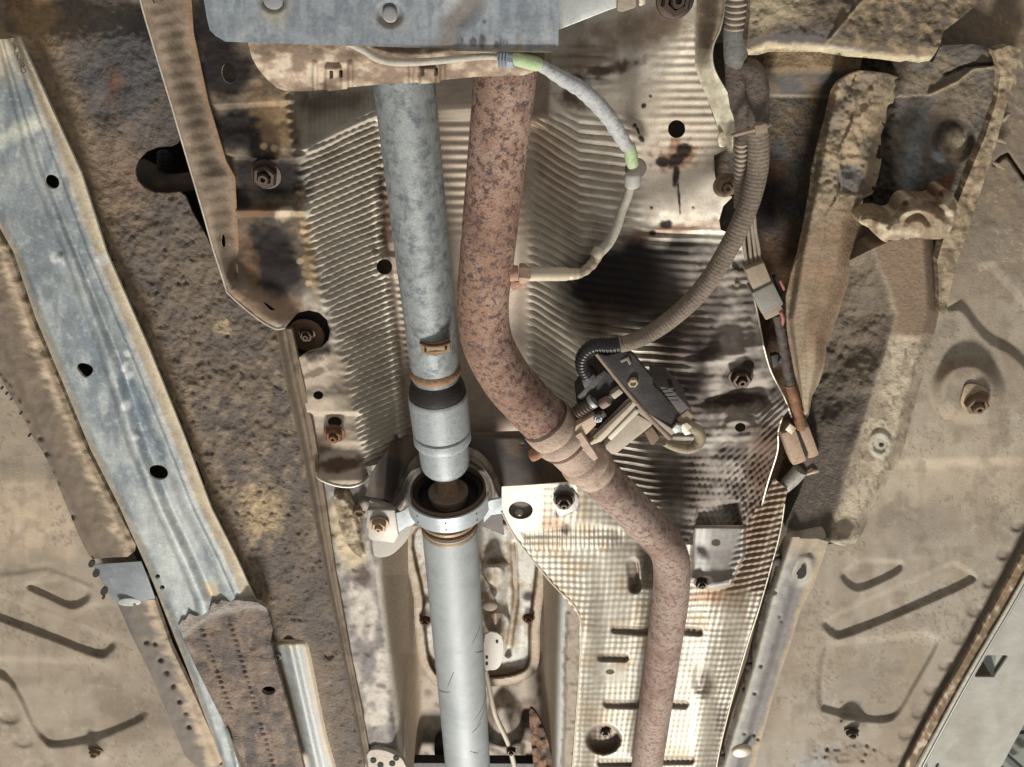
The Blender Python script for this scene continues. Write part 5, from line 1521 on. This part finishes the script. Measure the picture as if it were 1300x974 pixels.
# dark scuffs round the rear tube
M_scuff = mat('dark_scuff', .8, 0, 0, 200, .2, 60, False, S(104, 104, 102))
for y, a0, a1, lean in ((790, .12, .30, .5), (815, .08, .24, -.4), (858, .62, .86, .4), (884, .05, .34, .5), (893, .08, .30, .5), (902, .22, .38, .2), (838, .55, .66, .9), (930, .3, .42, -.3)):
    P = []
    for k in range(9):
        aa = math.pi * (a0 + (a1 - a0) * k / 8); c = A2(y + lean * 26 * (k / 8 - .5)); rr_ = np.interp(y, [690, 760, 850, 974], [69.5, 66.5, 62, 56.5]) / 2 * mpp(y, c[2])
        d = A2(y + 4) - A2(y - 4); d /= np.linalg.norm(d)
        u = np.array([1, 0, 0]) - d * d[0]; u /= np.linalg.norm(u); v = np.cross(d, u); v = -v if v[2] > 0 else v
        P.append(c + rr_ * (math.cos(aa) * u + math.sin(aa) * v))
    tube3('scuff_mark', P, [.0003, .0005, .0006, .0005, .0007, .0006, .0005, .0004, .0002], M_scuff, sh, 6)

# ------------------------------------------------------------------ centre bearing and its bracket
def h_brk(X, Y):
    H = .870 + .030 * np.clip((600 - Y) / 50, -1, 1) * .6
    H = H + .010 * ss(556, 550, Y) + lumps(X, Y, .003, 60, 241) - .088 * ss(512, 474, X)
    H = H - .028 * ss(66, 50, np.hypot(X - 569, (Y - 622) / .86)) 
    return H


def c_brk(X, Y):
    C = flat(X, S(98, 89, 84)); n = fbm(X / 26, Y / 26, 4, 242)
    C = mixc(C, S(122, 104, 88), ss(.5, .66, n))
    C = mixc(C, S(134, 120, 106), .7 * ss(556, 549, Y))
    C = mixc(C, S(150, 140, 128), .8 * ss(64, 56, np.hypot(X - 569, (Y - 622) / .86)))
    return C


cb = thing('centre_bearing', 569, 630, .80, 'dark bracket and rubber bearing with a pale riveted strap around the drive shaft', 'bearing bracket')
sheet('support_plate', [(505, 545), (540, 549), (610, 550), (680, 548), (740, 560), (758, 590), (740, 618), (700, 622), (640, 620), (636, 640), (640, 680), (612, 668), (524, 668), (505, 640), (488, 634), (464, 630), (470, 604), (480, 588), (500, 560)], h_brk, c_brk, MATS['dusty_tunnel_paint'] if False else mat('dull_bracket_paint', .6, .05, .12, 260, .12, 40), cb, 2, [ell(569, 622, 42, 35), ell(662.5, 564, 4, 2.8)], .003)
# moulded arch that hugs the ring
ARCH = spl([(460, 646), (459, 634), (474, 634), (489, 635), (500, 627), (509, 611), (519, 594), (534, 581), (556, 573), (590, 573), (611, 583), (625, 600), (634, 622), (640, 634), (640, 650), (624, 648), (619, 622), (609, 603), (594, 591), (570, 585), (546, 588), (530, 601), (521, 619), (515, 640), (505, 652), (482, 652)], 3)


def h_arch(X, Y):
    d = sd(ARCH, X, Y); q = np.hypot(X - 569, (Y - 624) / .82)
    return .845 - .012 * ss(0, -5, d) + .010 * ss(56, 50, q) - .004 * ss(3, .5, np.abs(q - 57))


def c_arch(X, Y):
    C = flat(X, S(128, 118, 108)); d = sd(ARCH, X, Y)
    C = mixc(C, S(176, 166, 150), .8 * ss(-4, -1, d)); C = mixc(C, S(186, 178, 164), ss(505, 480, X) * ss(628, 634, Y))
    return mixc(C, S(96, 84, 74), .6 * ss(.5, .7, fbm(X / 9, Y / 9, 4, 243)))


sheet('bracket_arch', ARCH, h_arch, c_arch, MATS['dull_bracket_paint'], cb, 1.4, [], .012)


def ring(name, y, wpx, rr, m, ysh=0, wid=.004, A=A1, seg=64, inner=None):
    """short tube around the shaft axis, radius given in px"""
    c = A(y); r1 = wpx / 2 * mpp(y, c[2]); r0 = inner / 2 * mpp(y, c[2])
    d = A(y + 4) - A(y - 4); d /= np.linalg.norm(d)
    u = np.array([1, 0, 0]) - d * d[0]; u /= np.linalg.norm(u); v = np.cross(d, u)
    pr = [(r0, -wid), (r0 + (r1 - r0) * .15, -wid * 1.15), (r1 - (r1 - r0) * .15, -wid * 1.15), (r1, -wid * .9), (r1, wid), (r0, wid)]
    V = []; F = []; n = len(pr)
    for k in range(seg):
        a = 2 * math.pi * k / seg
        for q, z in pr: V.append(tuple(c + d * z + q * (math.cos(a) * u + math.sin(a) * v)))
    for k in range(seg):
        k2 = (k + 1) % seg
        for j in range(n):
            j2 = (j + 1) % n; F.append((k * n + j, k * n + j2, k2 * n + j2, k2 * n + j))
    me = bpy.data.meshes.new(name); me.from_pydata(V, [], F)
    bm = bmesh.new(); bm.from_mesh(me); bmesh.ops.recalc_face_normals(bm, faces=bm.faces); bm.to_mesh(me); bm.free()
    return link_mesh(name, me, m, cb, True, 35)


ring('outer_ring', 627, 96, 0, mat('rusty_bearing_ring', .7, .3, .3, 300, .3, 120, False, S(110, 88, 72)), 0, .010, inner=90)
ring('rubber_cushion', 630, 91, 0, M_black, 0, .008, inner=76)
ring('rubber_web', 636, 79, 0, M_black, 0, .004, inner=46)
# pale strap, half way round below the ring
def strap():
    c = A1(630); r1 = 99 / 2 * mpp(630, c[2])
    d = A1(634) - A1(626); d /= np.linalg.norm(d)
    u = np.array([1, 0, 0]) - d * d[0]; u /= np.linalg.norm(u); v = np.cross(d, u)
    if v[2] > 0: v = -v
    V = []; F = []; n = 40
    for k in range(n + 1):
        a = math.pi * (.03 + .94 * k / n)
        for q, z in ((r1, -.012), (r1 + .003, -.012), (r1 + .003, .014), (r1, .014)):
            V.append(tuple(c + d * z + q * (math.cos(a) * u + math.sin(a) * v)))
    for k in range(n):
        for j in range(4): F.append((k * 4 + j, k * 4 + (j + 1) % 4, k * 4 + 4 + (j + 1) % 4, k * 4 + 4 + j))
    F += [(0, 1, 2, 3), (4 * n + 3, 4 * n + 2, 4 * n + 1, 4 * n)]
    me = bpy.data.meshes.new('strap'); me.from_pydata(V, [], F)
    bm = bmesh.new(); bm.from_mesh(me); bmesh.ops.recalc_face_normals(bm, faces=bm.faces); bm.to_mesh(me); bm.free()
    o = link_mesh('strap', me, M_strap, cb, True, 35)
    for a in (.25, .5, .74):
        for z in (-.004, .008):
            aa = math.pi * a; p = c + d * z + (r1 + .0032) * (math.cos(aa) * u + math.sin(aa) * v)
            q = p + .0006 * (math.cos(aa) * u + math.sin(aa) * v)
            tube3('rivet_dot', [p, q], [.0013, .0011], M_rivet, cb, 10)


M_strap = mat('pale_strap_steel', .45, .35, .08, 300, .12, 40, False, S(178, 184, 184), speck=[(20, .6, S(150, 160, 168), .2)])
M_rivet = mat('rivet_rust', .8, .2, 0, 300, .2, 60, False, S(104, 84, 70))
strap()
prism('strap_ear', [(499, 652), (506, 651), (513, 648), (519, 643), (528, 646), (530, 662), (522, 668), (514, 670), (506, 676), (500, 678)], [.79, .79, .788, .785, .782, .782, .785, .788, .79, .79], .003, M_strap, cb, .001)
prism('strap_ear', [(614, 640), (622, 635), (636, 632), (640, 632), (640, 652), (624, 654), (614, 664)], [.782, .787, .79, .79, .79, .787, .782], .003, M_strap, cb, .001)
prism('mounting_foot', spl([(459, 640), (470, 636), (500, 650), (507, 656), (522, 662), (520, 680), (510, 694), (495, 706), (478, 708), (468, 700), (458, 690)], 3), .792, .012, mat('pale_foot_paint', .65, .1, .12, 280, .15, 60, False, S(156, 150, 138)), cb, .003)
prism('clamp_pad', [(466, 648), (501, 648), (506, 680), (500, 690), (470, 686), (464, 676)], .785, .008, M_strap if False else mat('pale_pad_steel', .55, .3, .08, 300, .12, 60, False, S(164, 158, 146)), cb, .002)
nut(cb, 482, 664, .783, 17, mat('tan_hex_bolt', .6, .4, .15, 300, .25, 120, False, S(164, 138, 112)), .2, True, True, (.12, 0))
nut(cb, 457, 648, .79, 14, mat('mud_caked_nut', .9, 0, .5, 200, .3, 60, False, S(138, 112, 82)), .4, True, False)
CAP = spl([(424, 632), (430, 627), (438, 626), (446, 634), (452, 644), (458, 662), (464, 690), (468, 704), (458, 708), (444, 696), (434, 676), (427, 652)], 3)
sheet('mud_caked_end', CAP, lambda X, Y: .792 - .012 * ss(0, -9, sd(CAP, X, Y)) + lumps(X, Y, .010, 12, 251),
      lambda X, Y: mixc(mixc(flat(X, S(178, 162, 132)), S(136, 116, 90), ss(.42, .62, fbm(X / 9, Y / 9, 4, 252))), S(204, 194, 172), .7 * ss(.58, .68, fbm(X / 14, Y / 14, 3, 253))), M_under, cb, 1.5, [], .008)

# ------------------------------------------------------------------ exhaust
ex = thing('exhaust_pipe', 640, 480, .76, 'rusty exhaust pipe with an elbow, a cast valve body and a thinner dusty lower pipe', 'exhaust pipe')
tube('front_pipe', [(645, 40, .752, 84), (641, 100, .751, 80), (633, 180, .749, 76), (625, 260, .748, 72.5), (618, 330, .75, 69), (613, 385, .752, 66), (618, 432, .754, 65), (640, 476, .757, 65), (670, 512, .76, 65), (694, 536, .762, 65), (704, 546, .762, 65)], M_rust, ex, 48, 10)
ve = ax((692, 534, .762), (756, 600, .772))


def axd(y): return ve(y)


def vlathe(name, rows, m, ang=30):
    P = [ve(y) for y, w_ in rows]; r = [w_ / 2 * mpp(y, p[2]) for (y, w_), p in zip(rows, P)]
    return tube3(name, P, r, m, ex, 48, True, ang)


vlathe('joint_gap', [(531.5, 66), (533, 67.5), (535, 67.5)], mat('dark_gap_rust', .85, .1, .3, 300, .3, 100, False, S(92, 70, 60)))
vlathe('joint_gap', [(558, 62), (559.5, 66.5), (562, 66)], mat('dark_joint_rust', .8, .1, .3, 300, .3, 100, False, S(112, 84, 68)))
vlathe('slip_joint', [(534, 68), (536, 70), (541, 71), (546, 70), (549, 66)], M_cast)
vlathe('joint_bead', [(546, 66), (549, 72), (553, 73), (557, 70), (560, 64)], M_cast)
vlathe('valve_body', [(556, 64), (560, 63), (580, 61), (584, 60)], M_cast)
vlathe('rear_bead', [(580, 60), (583, 65), (586, 66), (589, 65), (592, 59)], M_cast)
vlathe('rear_socket', [(590, 58), (594, 60), (597, 60), (600, 56), (603, 53)], M_cast)
tube('rear_pipe', [(748, 592, .770, 53), (762, 606, .772, 52.5), (790, 634, .775, 51.5), (815, 660, .778, 50), (838, 684, .78, 48), (850, 704, .782, 47), (853, 730, .783, 46.5), (850, 770, .784, 45.5), (843, 820, .786, 43.5), (834, 885, .788, 41), (823, 960, .79, 39), (817, 1010, .79, 37.5)], M_rust2, ex, 40, 8)
tube('shaft_boss', [(694, 566, .752, 16), (687, 571, .75, 17), (678, 577, .748, 17), (674, 579, .748, 15)], mat('orange_rust_boss', .8, .2, .3, 300, .3, 120, False, S(158, 112, 84)), ex, 20, 4)
tube('sensor_boss', [(640, 347, .748, 22), (652, 347, .748, 21), (658, 347, .748, 19)], mat('pale_sensor_boss', .8, .2, .3, 300, .25, 120, False, S(176, 136, 114)), ex, 20, 4)
prism('valve_flat', [(722, 558), (738, 549), (760, 582), (749, 590), (736, 583)], [.741, .736, .742, .747, .744], .012, M_cast, ex, .002)
prism('heat_tab', [(646, 358), (668, 358), (668, 366), (650, 370)], .755, .004, MATS['pale_sensor_boss'], ex, .002)

# ------------------------------------------------------------------ exhaust valve actuator
va = thing('valve_actuator', 790, 510, .76, 'black plated valve actuator with beige gear housing beside the exhaust pipe elbow', 'actuator')
prism('cover_plate', [(757, 449), (770, 452), (790, 447), (800, 448), (806, 453), (818, 468), (829, 481), (829, 489), (834, 493), (852, 512), (868, 530), (858, 546), (851, 556), (846, 554), (800, 502)], [.742, .742, .746, .748, .748, .75, .752, .752, .753, .756, .758, .752, .748, .747, .744], .009, M_blackp, va, .001)
tube('plate_edge', [(757, 449, .743, 5), (778, 475, .744, 5.5), (800, 502, .745, 6), (825, 530, .748, 7), (851, 556, .749, 8)], mat('scuffed_plate_edge', .7, .1, .2, 300, .2, 90, False, S(132, 112, 94)), va, 10)
prism('plate_rib', [(806, 521), (814, 519), (858, 548), (851, 555)], [.744, .745, .749, .747], .003, M_tan, va, .001)
prism('embossed_bracket', [(787, 458), (798, 453), (802, 462), (799, 464), (796, 458), (789, 461)], [.744] * 6, .003, mat('worn_black_ridge', .5, .1, .1, 300, .2, 60, False, S(92, 82, 72)), va, .0006)
nut(va, 803, 484, .747, 12, mat('beige_screw', .7, .2, .1, 300, .2, 90, False, S(172, 156, 128)), .5, False, False, name='screw_head')
prism('motor_case', [(732, 514), (750, 486), (766, 470), (779, 476), (802, 505), (804, 514), (770, 546), (748, 544)], .754, .05, M_black, va, .003)
prism('connector_shell', [(738, 482), (749, 471), (757, 478), (750, 490), (742, 494)], .750, .02, M_blackp, va, .002)
prism('motor_rib', [(732, 504), (757, 478), (768, 470), (771, 474), (740, 510)], .750, .02, M_blackp, va, .002)
tube('spring_coil', [(731, 524, .75, 16), (742, 517, .75, 17), (755, 509, .75, 17)], mat('oily_spring', .5, .5, .1, 300, .3, 90, False, S(96, 80, 70)), va, 18, 4, rf=(.0042, .12), ang=60)
tube('coil_ring', [(750, 511, .749, 19), (752, 509.5, .749, 19.5), (754, 508, .749, 19)], M_bright, va, 20, 1)
tube('pivot_pin', [(764, 513, .748, 14), (769, 510, .746, 14), (772, 508, .745, 12)], mat('tan_pivot_pin', .7, .2, .1, 300, .2, 90, False, S(138, 116, 104)), va, 16, 4)
prism('spacer_block', [(775, 502), (786, 494), (792, 499), (780, 508)], .745, .02, M_tan, va, .002)
prism('link_arm', [(729, 548), (731, 541), (755, 527), (757, 533), (757, 540), (740, 557)], .742, .012, mat('beige_link_arm', .7, .15, .1, 300, .15, 90, False, S(186, 162, 136)), va, .002)
nut(va, 759, 530, .741, 10, M_bright, .2, False, True, name='link_nut')
prism('link_lug', [(755, 524), (766, 521), (771, 528), (760, 536)], .744, .012, M_blackp, va, .002)
prism('mount_arm', [(735, 571), (742, 566), (752, 560), (802, 509), (809, 514), (772, 553), (764, 561), (750, 566), (741, 574)], .742, .014, mat('beige_mount_arm', .65, .2, .1, 300, .14, 90, False, S(182, 168, 146)), va, .002)
prism('arm_groove', [(752, 555), (800, 510), (803, 513), (756, 559)], .7408, .004, mat('dusty_groove', .8, .1, .1, 300, .2, 90, False, S(108, 92, 78)), va, .0008)
prism('gear_housing', [(768, 566), (774, 560), (808, 526), (830, 538), (827, 542), (784, 576), (777, 578), (769, 571)], .746, .045, M_tan, va, .004)
prism('housing_lid', [(771, 556), (807, 520), (812, 524), (776, 560)], .744, .02, mat('pale_housing_lid', .6, .2, .1, 300, .14, 90, False, S(186, 176, 158)), va, .002)
prism('housing_foot', [(818, 549), (828, 542), (838, 556), (830, 566), (826, 565)], .748, .016, mat('brown_housing_foot', .8, .1, .2, 300, .25, 90, False, S(120, 98, 78)), va, .002)
prism('connector_block', [(831, 490), (852, 493), (877, 520), (854, 541), (836, 520)], .757, .05, mat('grey_black_block', .6, 0, .15, 300, .25, 80, False, S(84, 78, 74)), va, .002)
for i in range(4): prism('cooling_rib', [(833 + 2.5 * i, 495 + 4 * i), (855 + 2 * i, 492 + 5 * i), (857 + 2 * i, 494 + 5 * i), (835 + 2.5 * i, 497 + 4 * i)], .757, .02, M_blackp, va, .0006)
prism('plug_latch', [(853, 536), (873, 521), (881, 528), (878, 536), (862, 546)], .755, .03, mat('tan_plug_latch', .75, .05, .2, 300, .25, 90, False, S(142, 122, 98)), va, .003)
prism('torn_foil', [(853, 545), (859, 539), (866, 541), (864, 548), (857, 551)], .748, .005, M_bright, va, .001)
prism('torn_foil', [(864, 540), (872, 537), (879, 542), (875, 546), (879, 551), (870, 553), (866, 548)], .750, .004, M_nutpale, va, .001)
loop = tube('cable_loop', [(872, 540, .765, 13), (885, 546, .775, 13.5), (889, 556, .785, 13.5), (884, 566, .79, 13), (872, 570, .79, 12), (855, 567, .785, 10), (843, 562, .78, 8)], mat('pale_ribbed_loop', .7, 0, .2, 300, .2, 80, False, S(160, 146, 120)), va, 18, 8, rf=(.0032, .10), ang=60)

# ------------------------------------------------------------------ oxygen sensor and its cable
ox = thing('oxygen_sensor', 690, 348, .75, 'slim sensor screwed into the rusty pipe, its grey lead carrying pale green markers', 'sensor')
ax3 = [W(x, y, h) for x, y, h in ((655, 347, .748), (668, 347.5, .75), (726, 347.5, .765), (740, 346, .77))]
tube('hex_base', [(659, 347, .748, 24), (661, 347, .748, 26), (666, 347.5, .749, 26), (668, 347.5, .75, 24)], mat('dusty_sensor_hex', .8, .2, .2, 300, .2, 100, False, S(172, 144, 122)), ox, 6, 1, ang=10)
tube('sensor_body', [(667, 348, .75, 15), (669, 348, .75, 19.5), (672, 348, .751, 18.5), (718, 348, .764, 17.5), (721, 348, .765, 16)], mat('beige_sensor_body', .55, .35, .08, 300, .10, 80, False, S(198, 184, 158)), ox, 28, 1, ang=30)
tube('sensor_cap', [(719, 348, .765, 13), (722, 348, .765, 15.5), (727, 348, .766, 15.5), (729, 348, .767, 14), (733, 347.5, .768, 14), (735, 347, .769, 11)], mat('beige_sensor_cap', .55, .35, .08, 300, .10, 80, False, S(192, 176, 150)), ox, 24, 1, ang=30)
tube('crimped_lead', [(733, 348, .768, 12), (742, 344, .772, 12.5), (752, 335, .778, 13), (757, 327, .782, 13.5), (760, 322, .784, 14)], MATS['dusty_corrugated_conduit'] if False else mat('tan_heat_sleeve', .8, .1, .4, 280, .3, 90, False, S(164, 146, 122)), ox, 18, 6, rf=(.009, .06))
tube('sleeve_clip', [(755, 327, .781, 15), (759, 321, .783, 16.5), (762, 316, .785, 14)], mat('pale_sleeve_clip', .6, .2, .1, 300, .2, 90, False, S(190, 176, 152)), ox, 16, 2)
tube('thin_lead', [(760, 322, .784, 13), (773, 308, .79, 13), (783, 288, .795, 12.5), (790, 266, .80, 12), (798, 246, .802, 11.5), (802, 230, .802, 11)], M_wire, ox, 18)
place(UN['washer'], 'grommet_base', mat('brown_grommet', .8, 0, .2, 300, .3, 80, False, S(104, 92, 82)), 807, 214, .825, 19, ox)
tube('grommet', [(803, 238, .80, 14), (803, 236, .80, 20), (803, 224, .80, 21), (803, 221, .80, 19), (803, 220, .80, 13)], mat('grey_white_grommet', .6, 0, .1, 300, .12, 70, False, S(182, 178, 168)), ox, 24, 1, ang=30)
tube('green_marker', [(798, 184, .796, 15), (800, 192, .797, 16.5), (802, 204, .799, 16.5), (804, 211, .80, 14)], M_green, ox, 20, 5)
tube('taped_lead', [(684, 82, .697, 14), (698, 90, .705, 16), (716, 101, .72, 18.5), (737, 113, .738, 20), (756, 130, .76, 21), (772, 148, .772, 20.5), (784, 166, .784, 19.5), (792, 180, .792, 18), (796, 186, .795, 16)], M_grey, ox, 22, 8, rf=(.017, .045))
tube('green_marker', [(652, 74, .693, 15), (656, 75, .693, 17), (680, 81, .696, 18), (685, 83, .697, 15)], M_green, ox, 20, 4)
tube('lead_boot', [(632, 75, .692, 17), (636, 75, .692, 19), (649, 77, .693, 20), (652, 77, .693, 16)], mat('blue_grey_boot', .6, 0, .1, 300, .14, 70, False, S(138, 144, 150)), ox, 8, 2, ang=30)
for i in range(3): prism('boot_rib', [(635 + 4 * i, 67), (637 + 4 * i, 67), (635 + 4 * i, 86), (632.5 + 4 * i, 86)], .683 + .0005 * i, .004, mat('blue_grey_rib', .6, 0, .1, 300, .14, 70, False, S(120, 128, 136)), ox, .0005)

# ------------------------------------------------------------------ wiring on the right
hs = thing('wiring_harness', 950, 150, .76, 'taped twin wiring bundle with corrugated sleeves and a cable tie beside the curled shield edge', 'wiring')
tube('spiral_hose', [(939, -40, .755, 30), (937, 0, .757, 29), (935, 36, .76, 28)], mat('dusty_spiral_hose', .75, 0, .2, 300, .25, 80, False, S(150, 136, 120)), hs, 24, 8, rf=(.0052, .12), ang=60)
tube('hose_core', [(941, -40, .755, 25), (938, 36, .76, 23)], mat('faded_orange_core', .7, 0, .1, 300, .3, 60, False, S(112, 70, 56)), hs, 16, 4)
tube('rubber_sleeve', [(934, 34, .762, 29), (934, 36, .762, 31), (934, 70, .766, 30), (935, 74, .767, 27)], mat('grey_rubber_sleeve', .7, 0, .3, 250, .35, 60, False, S(96, 94, 90)), hs, 24, 2)
tube('taped_bundle', [(934, 70, .776, 26), (934, 92, .776, 27), (938, 120, .774, 27), (944, 148, .772, 25), (946, 166, .77, 22), (943, 180, .77, 20)], M_tape, hs, 22, 8, rf=(.021, .035))
tube('taped_bundle', [(940, 78, .772, 14), (956, 90, .768, 26), (961, 108, .766, 28), (962, 135, .764, 28), (962, 165, .763, 27)], M_tape, hs, 22, 8, rf=(.026, .03))
tube('corrugated_sleeve', [(942, 168, .772, 17), (942, 200, .776, 17), (941, 228, .78, 16.5), (940, 262, .785, 15)], mat('tan_corrugated_sleeve', .75, 0, .15, 300, .2, 80, False, S(150, 134, 116)), hs, 20, 6, rf=(.0052, .13), ang=60)
hsb = [(962, 160, .763, 28), (963, 190, .763, 27.5), (961, 220, .762, 27), (951, 258, .76, 26.5), (937, 292, .758, 26), (921, 322, .757, 25.5), (903, 352, .756, 25), (880, 380, .755, 24), (852, 405, .755, 23), (824, 424, .754, 22), (802, 434, .753, 21), (786, 438, .752, 20.5)]
tube('conduit', hsb, M_conduit, hs, 24, 8, rf=(.0040, .012), ang=60)
tube('conduit_end', [(790, 437, .752, 19), (774, 439, .751, 19), (757, 439, .75, 18.5), (745, 445, .75, 18), (739, 456, .75, 17.5), (740, 468, .75, 17), (746, 477, .75, 16)], mat('shiny_black_conduit', .35, 0, .05, 300, .25, 60, False, S(40, 37, 36)), hs, 24, 8, rf=(.0042, .05), ang=60)
tube('cable_tie', [(930, 172, .758, 5), (940, 169, .747, 6), (955, 165, .745, 6), (970, 161, .748, 6), (978, 158, .758, 5)], mat('dusty_cable_tie', .7, 0, .2, 300, .2, 80, False, S(136, 118, 100)), hs, 8, 5)
prism('tie_head', [(958, 160), (974, 157), (975, 168), (960, 172)], .742, .006, MATS['dusty_cable_tie'], hs, .001)
for i, (x0, x1, x2) in enumerate(((942, 944, 950), (947, 950, 955), (951, 955, 961), (955, 959, 966))):
    tube('lead_wire', [(x0 + 2, 266, .775, 4.5), (x1, 292, .782, 4.5), (x1 + 1 + i, 315, .788, 4.5), (x2 - 1, 338, .792, 4.2)], mat('dusty_lead_wire', .75, 0, .1, 300, .2, 80, False, S(132, 118, 102)), hs, 10)
prism('tape_tail', [(949, 240), (960, 232), (958, 282), (950, 288)], .772, .010, M_tape, hs, .003)

cn = thing('plug_connector', 970, 370, .79, 'grey two part plug connector with a taped cable and faded red wire', 'connector')
def box_along(name, a, b, wd, H0, H1, th, m, parent, bev=.002):
    a = np.array(a, float); b = np.array(b, float); d = b - a; n_ = np.array([-d[1], d[0]]) / np.linalg.norm(d) * wd / 2
    return prism(name, [a - n_, b - n_, b + n_, a + n_], [H0, H1, H1, H0], th, m, parent, bev)


box_along('rear_shell', (958, 338), (970, 368), 26, .782, .782, .022, mat('tan_plug_shell', .65, 0, .1, 300, .18, 80, False, S(146, 130, 108)), cn)
box_along('shell_step', (952, 340), (962, 366), 10, .788, .788, .02, MATS['tan_plug_shell'], cn)
box_along('front_shell', (968, 366), (982, 394), 31, .779, .779, .028, M_conn, cn, .003)
box_along('collar', (979, 391), (984, 402), 26, .784, .784, .024, MATS['tan_plug_shell'], cn)
box_along('latch', (984, 352), (993, 378), 5, .786, .786, .008, M_black, cn, .001)
tube('red_wire', [(990, 356, .788, 3.5), (994, 364, .788, 4), (995, 368, .79, 3.5)], M_red, cn, 8, 4)
tube('red_wire', [(991, 396, .784, 4.5), (994, 404, .784, 5), (993, 414, .788, 4)], M_red, cn, 8, 4)
tube('taped_cable', [(986, 400, .790, 11), (991, 420, .790, 12.5), (995, 445, .790, 12.5), (999, 468, .788, 12.5), (1004, 490, .786, 12)], mat('dark_cable_tape', .7, 0, .4, 260, .35, 70, False, S(78, 68, 62), speck=[(80, .58, S(128, 112, 98), .15)]), cn, 16, 8, rf=(.016, .05))
box_along('clip_block', (990, 456), (1004, 462), 11, .786, .786, .012, M_black, cn)
prism('edge_clip', [(979, 452), (988, 450), (992, 462), (982, 468)], .790, .008, M_blackp, cn, .001)
cn2 = thing('plug_connector', 1016, 568, .78, 'rust brown double plug connector on a rusty sleeve below the grey connector', 'connector')
tube('rusty_sleeve', [(1003, 488, .786, 13), (1007, 502, .785, 14), (1012, 520, .784, 14.5), (1016, 538, .783, 14), (1016, 544, .783, 12)], mat('rust_brown_sleeve', .75, .1, .3, 280, .35, 90, False, S(126, 88, 60), speck=[(60, .6, S(160, 124, 92), .15)]), cn2, 16)
box_along('plug_half', (1001, 548), (1016, 590), 21, .776, .776, .03, M_connb, cn2, .006)
box_along('plug_half', (1020, 544), (1034, 582), 17, .780, .780, .03, M_connb, cn2, .006)
box_along('plug_slot', (1012, 549), (1025, 580), 3, .778, .778, .004, M_hole, cn2, .0006)
box_along('plug_foot', (1026, 578), (1032, 598), 18, .790, .790, .02, mat('dark_plug_foot', .75, .05, .2, 300, .3, 70, False, S(92, 76, 66)), cn2, .003)
tube('white_tip', [(1016, 596, .792, 20), (1008, 606, .792, 19), (1000, 614, .794, 18), (996, 620, .796, 14)], mat('chalky_plug_tip', .6, 0, .2, 300, .2, 80, False, S(150, 144, 134), speck=[(60, .54, S(104, 96, 86), .15)]), cn2, 18, 4)
tube('bent_clip', [(1024, 602, .786, 4), (1036, 598, .784, 5), (1046, 596, .786, 4.5)], M_nutpale, cn2, 8, 4)
box_along('clip_tab', (1000, 542), (1008, 548), 10, .772, .772, .003, M_nutpale, cn2, .001)
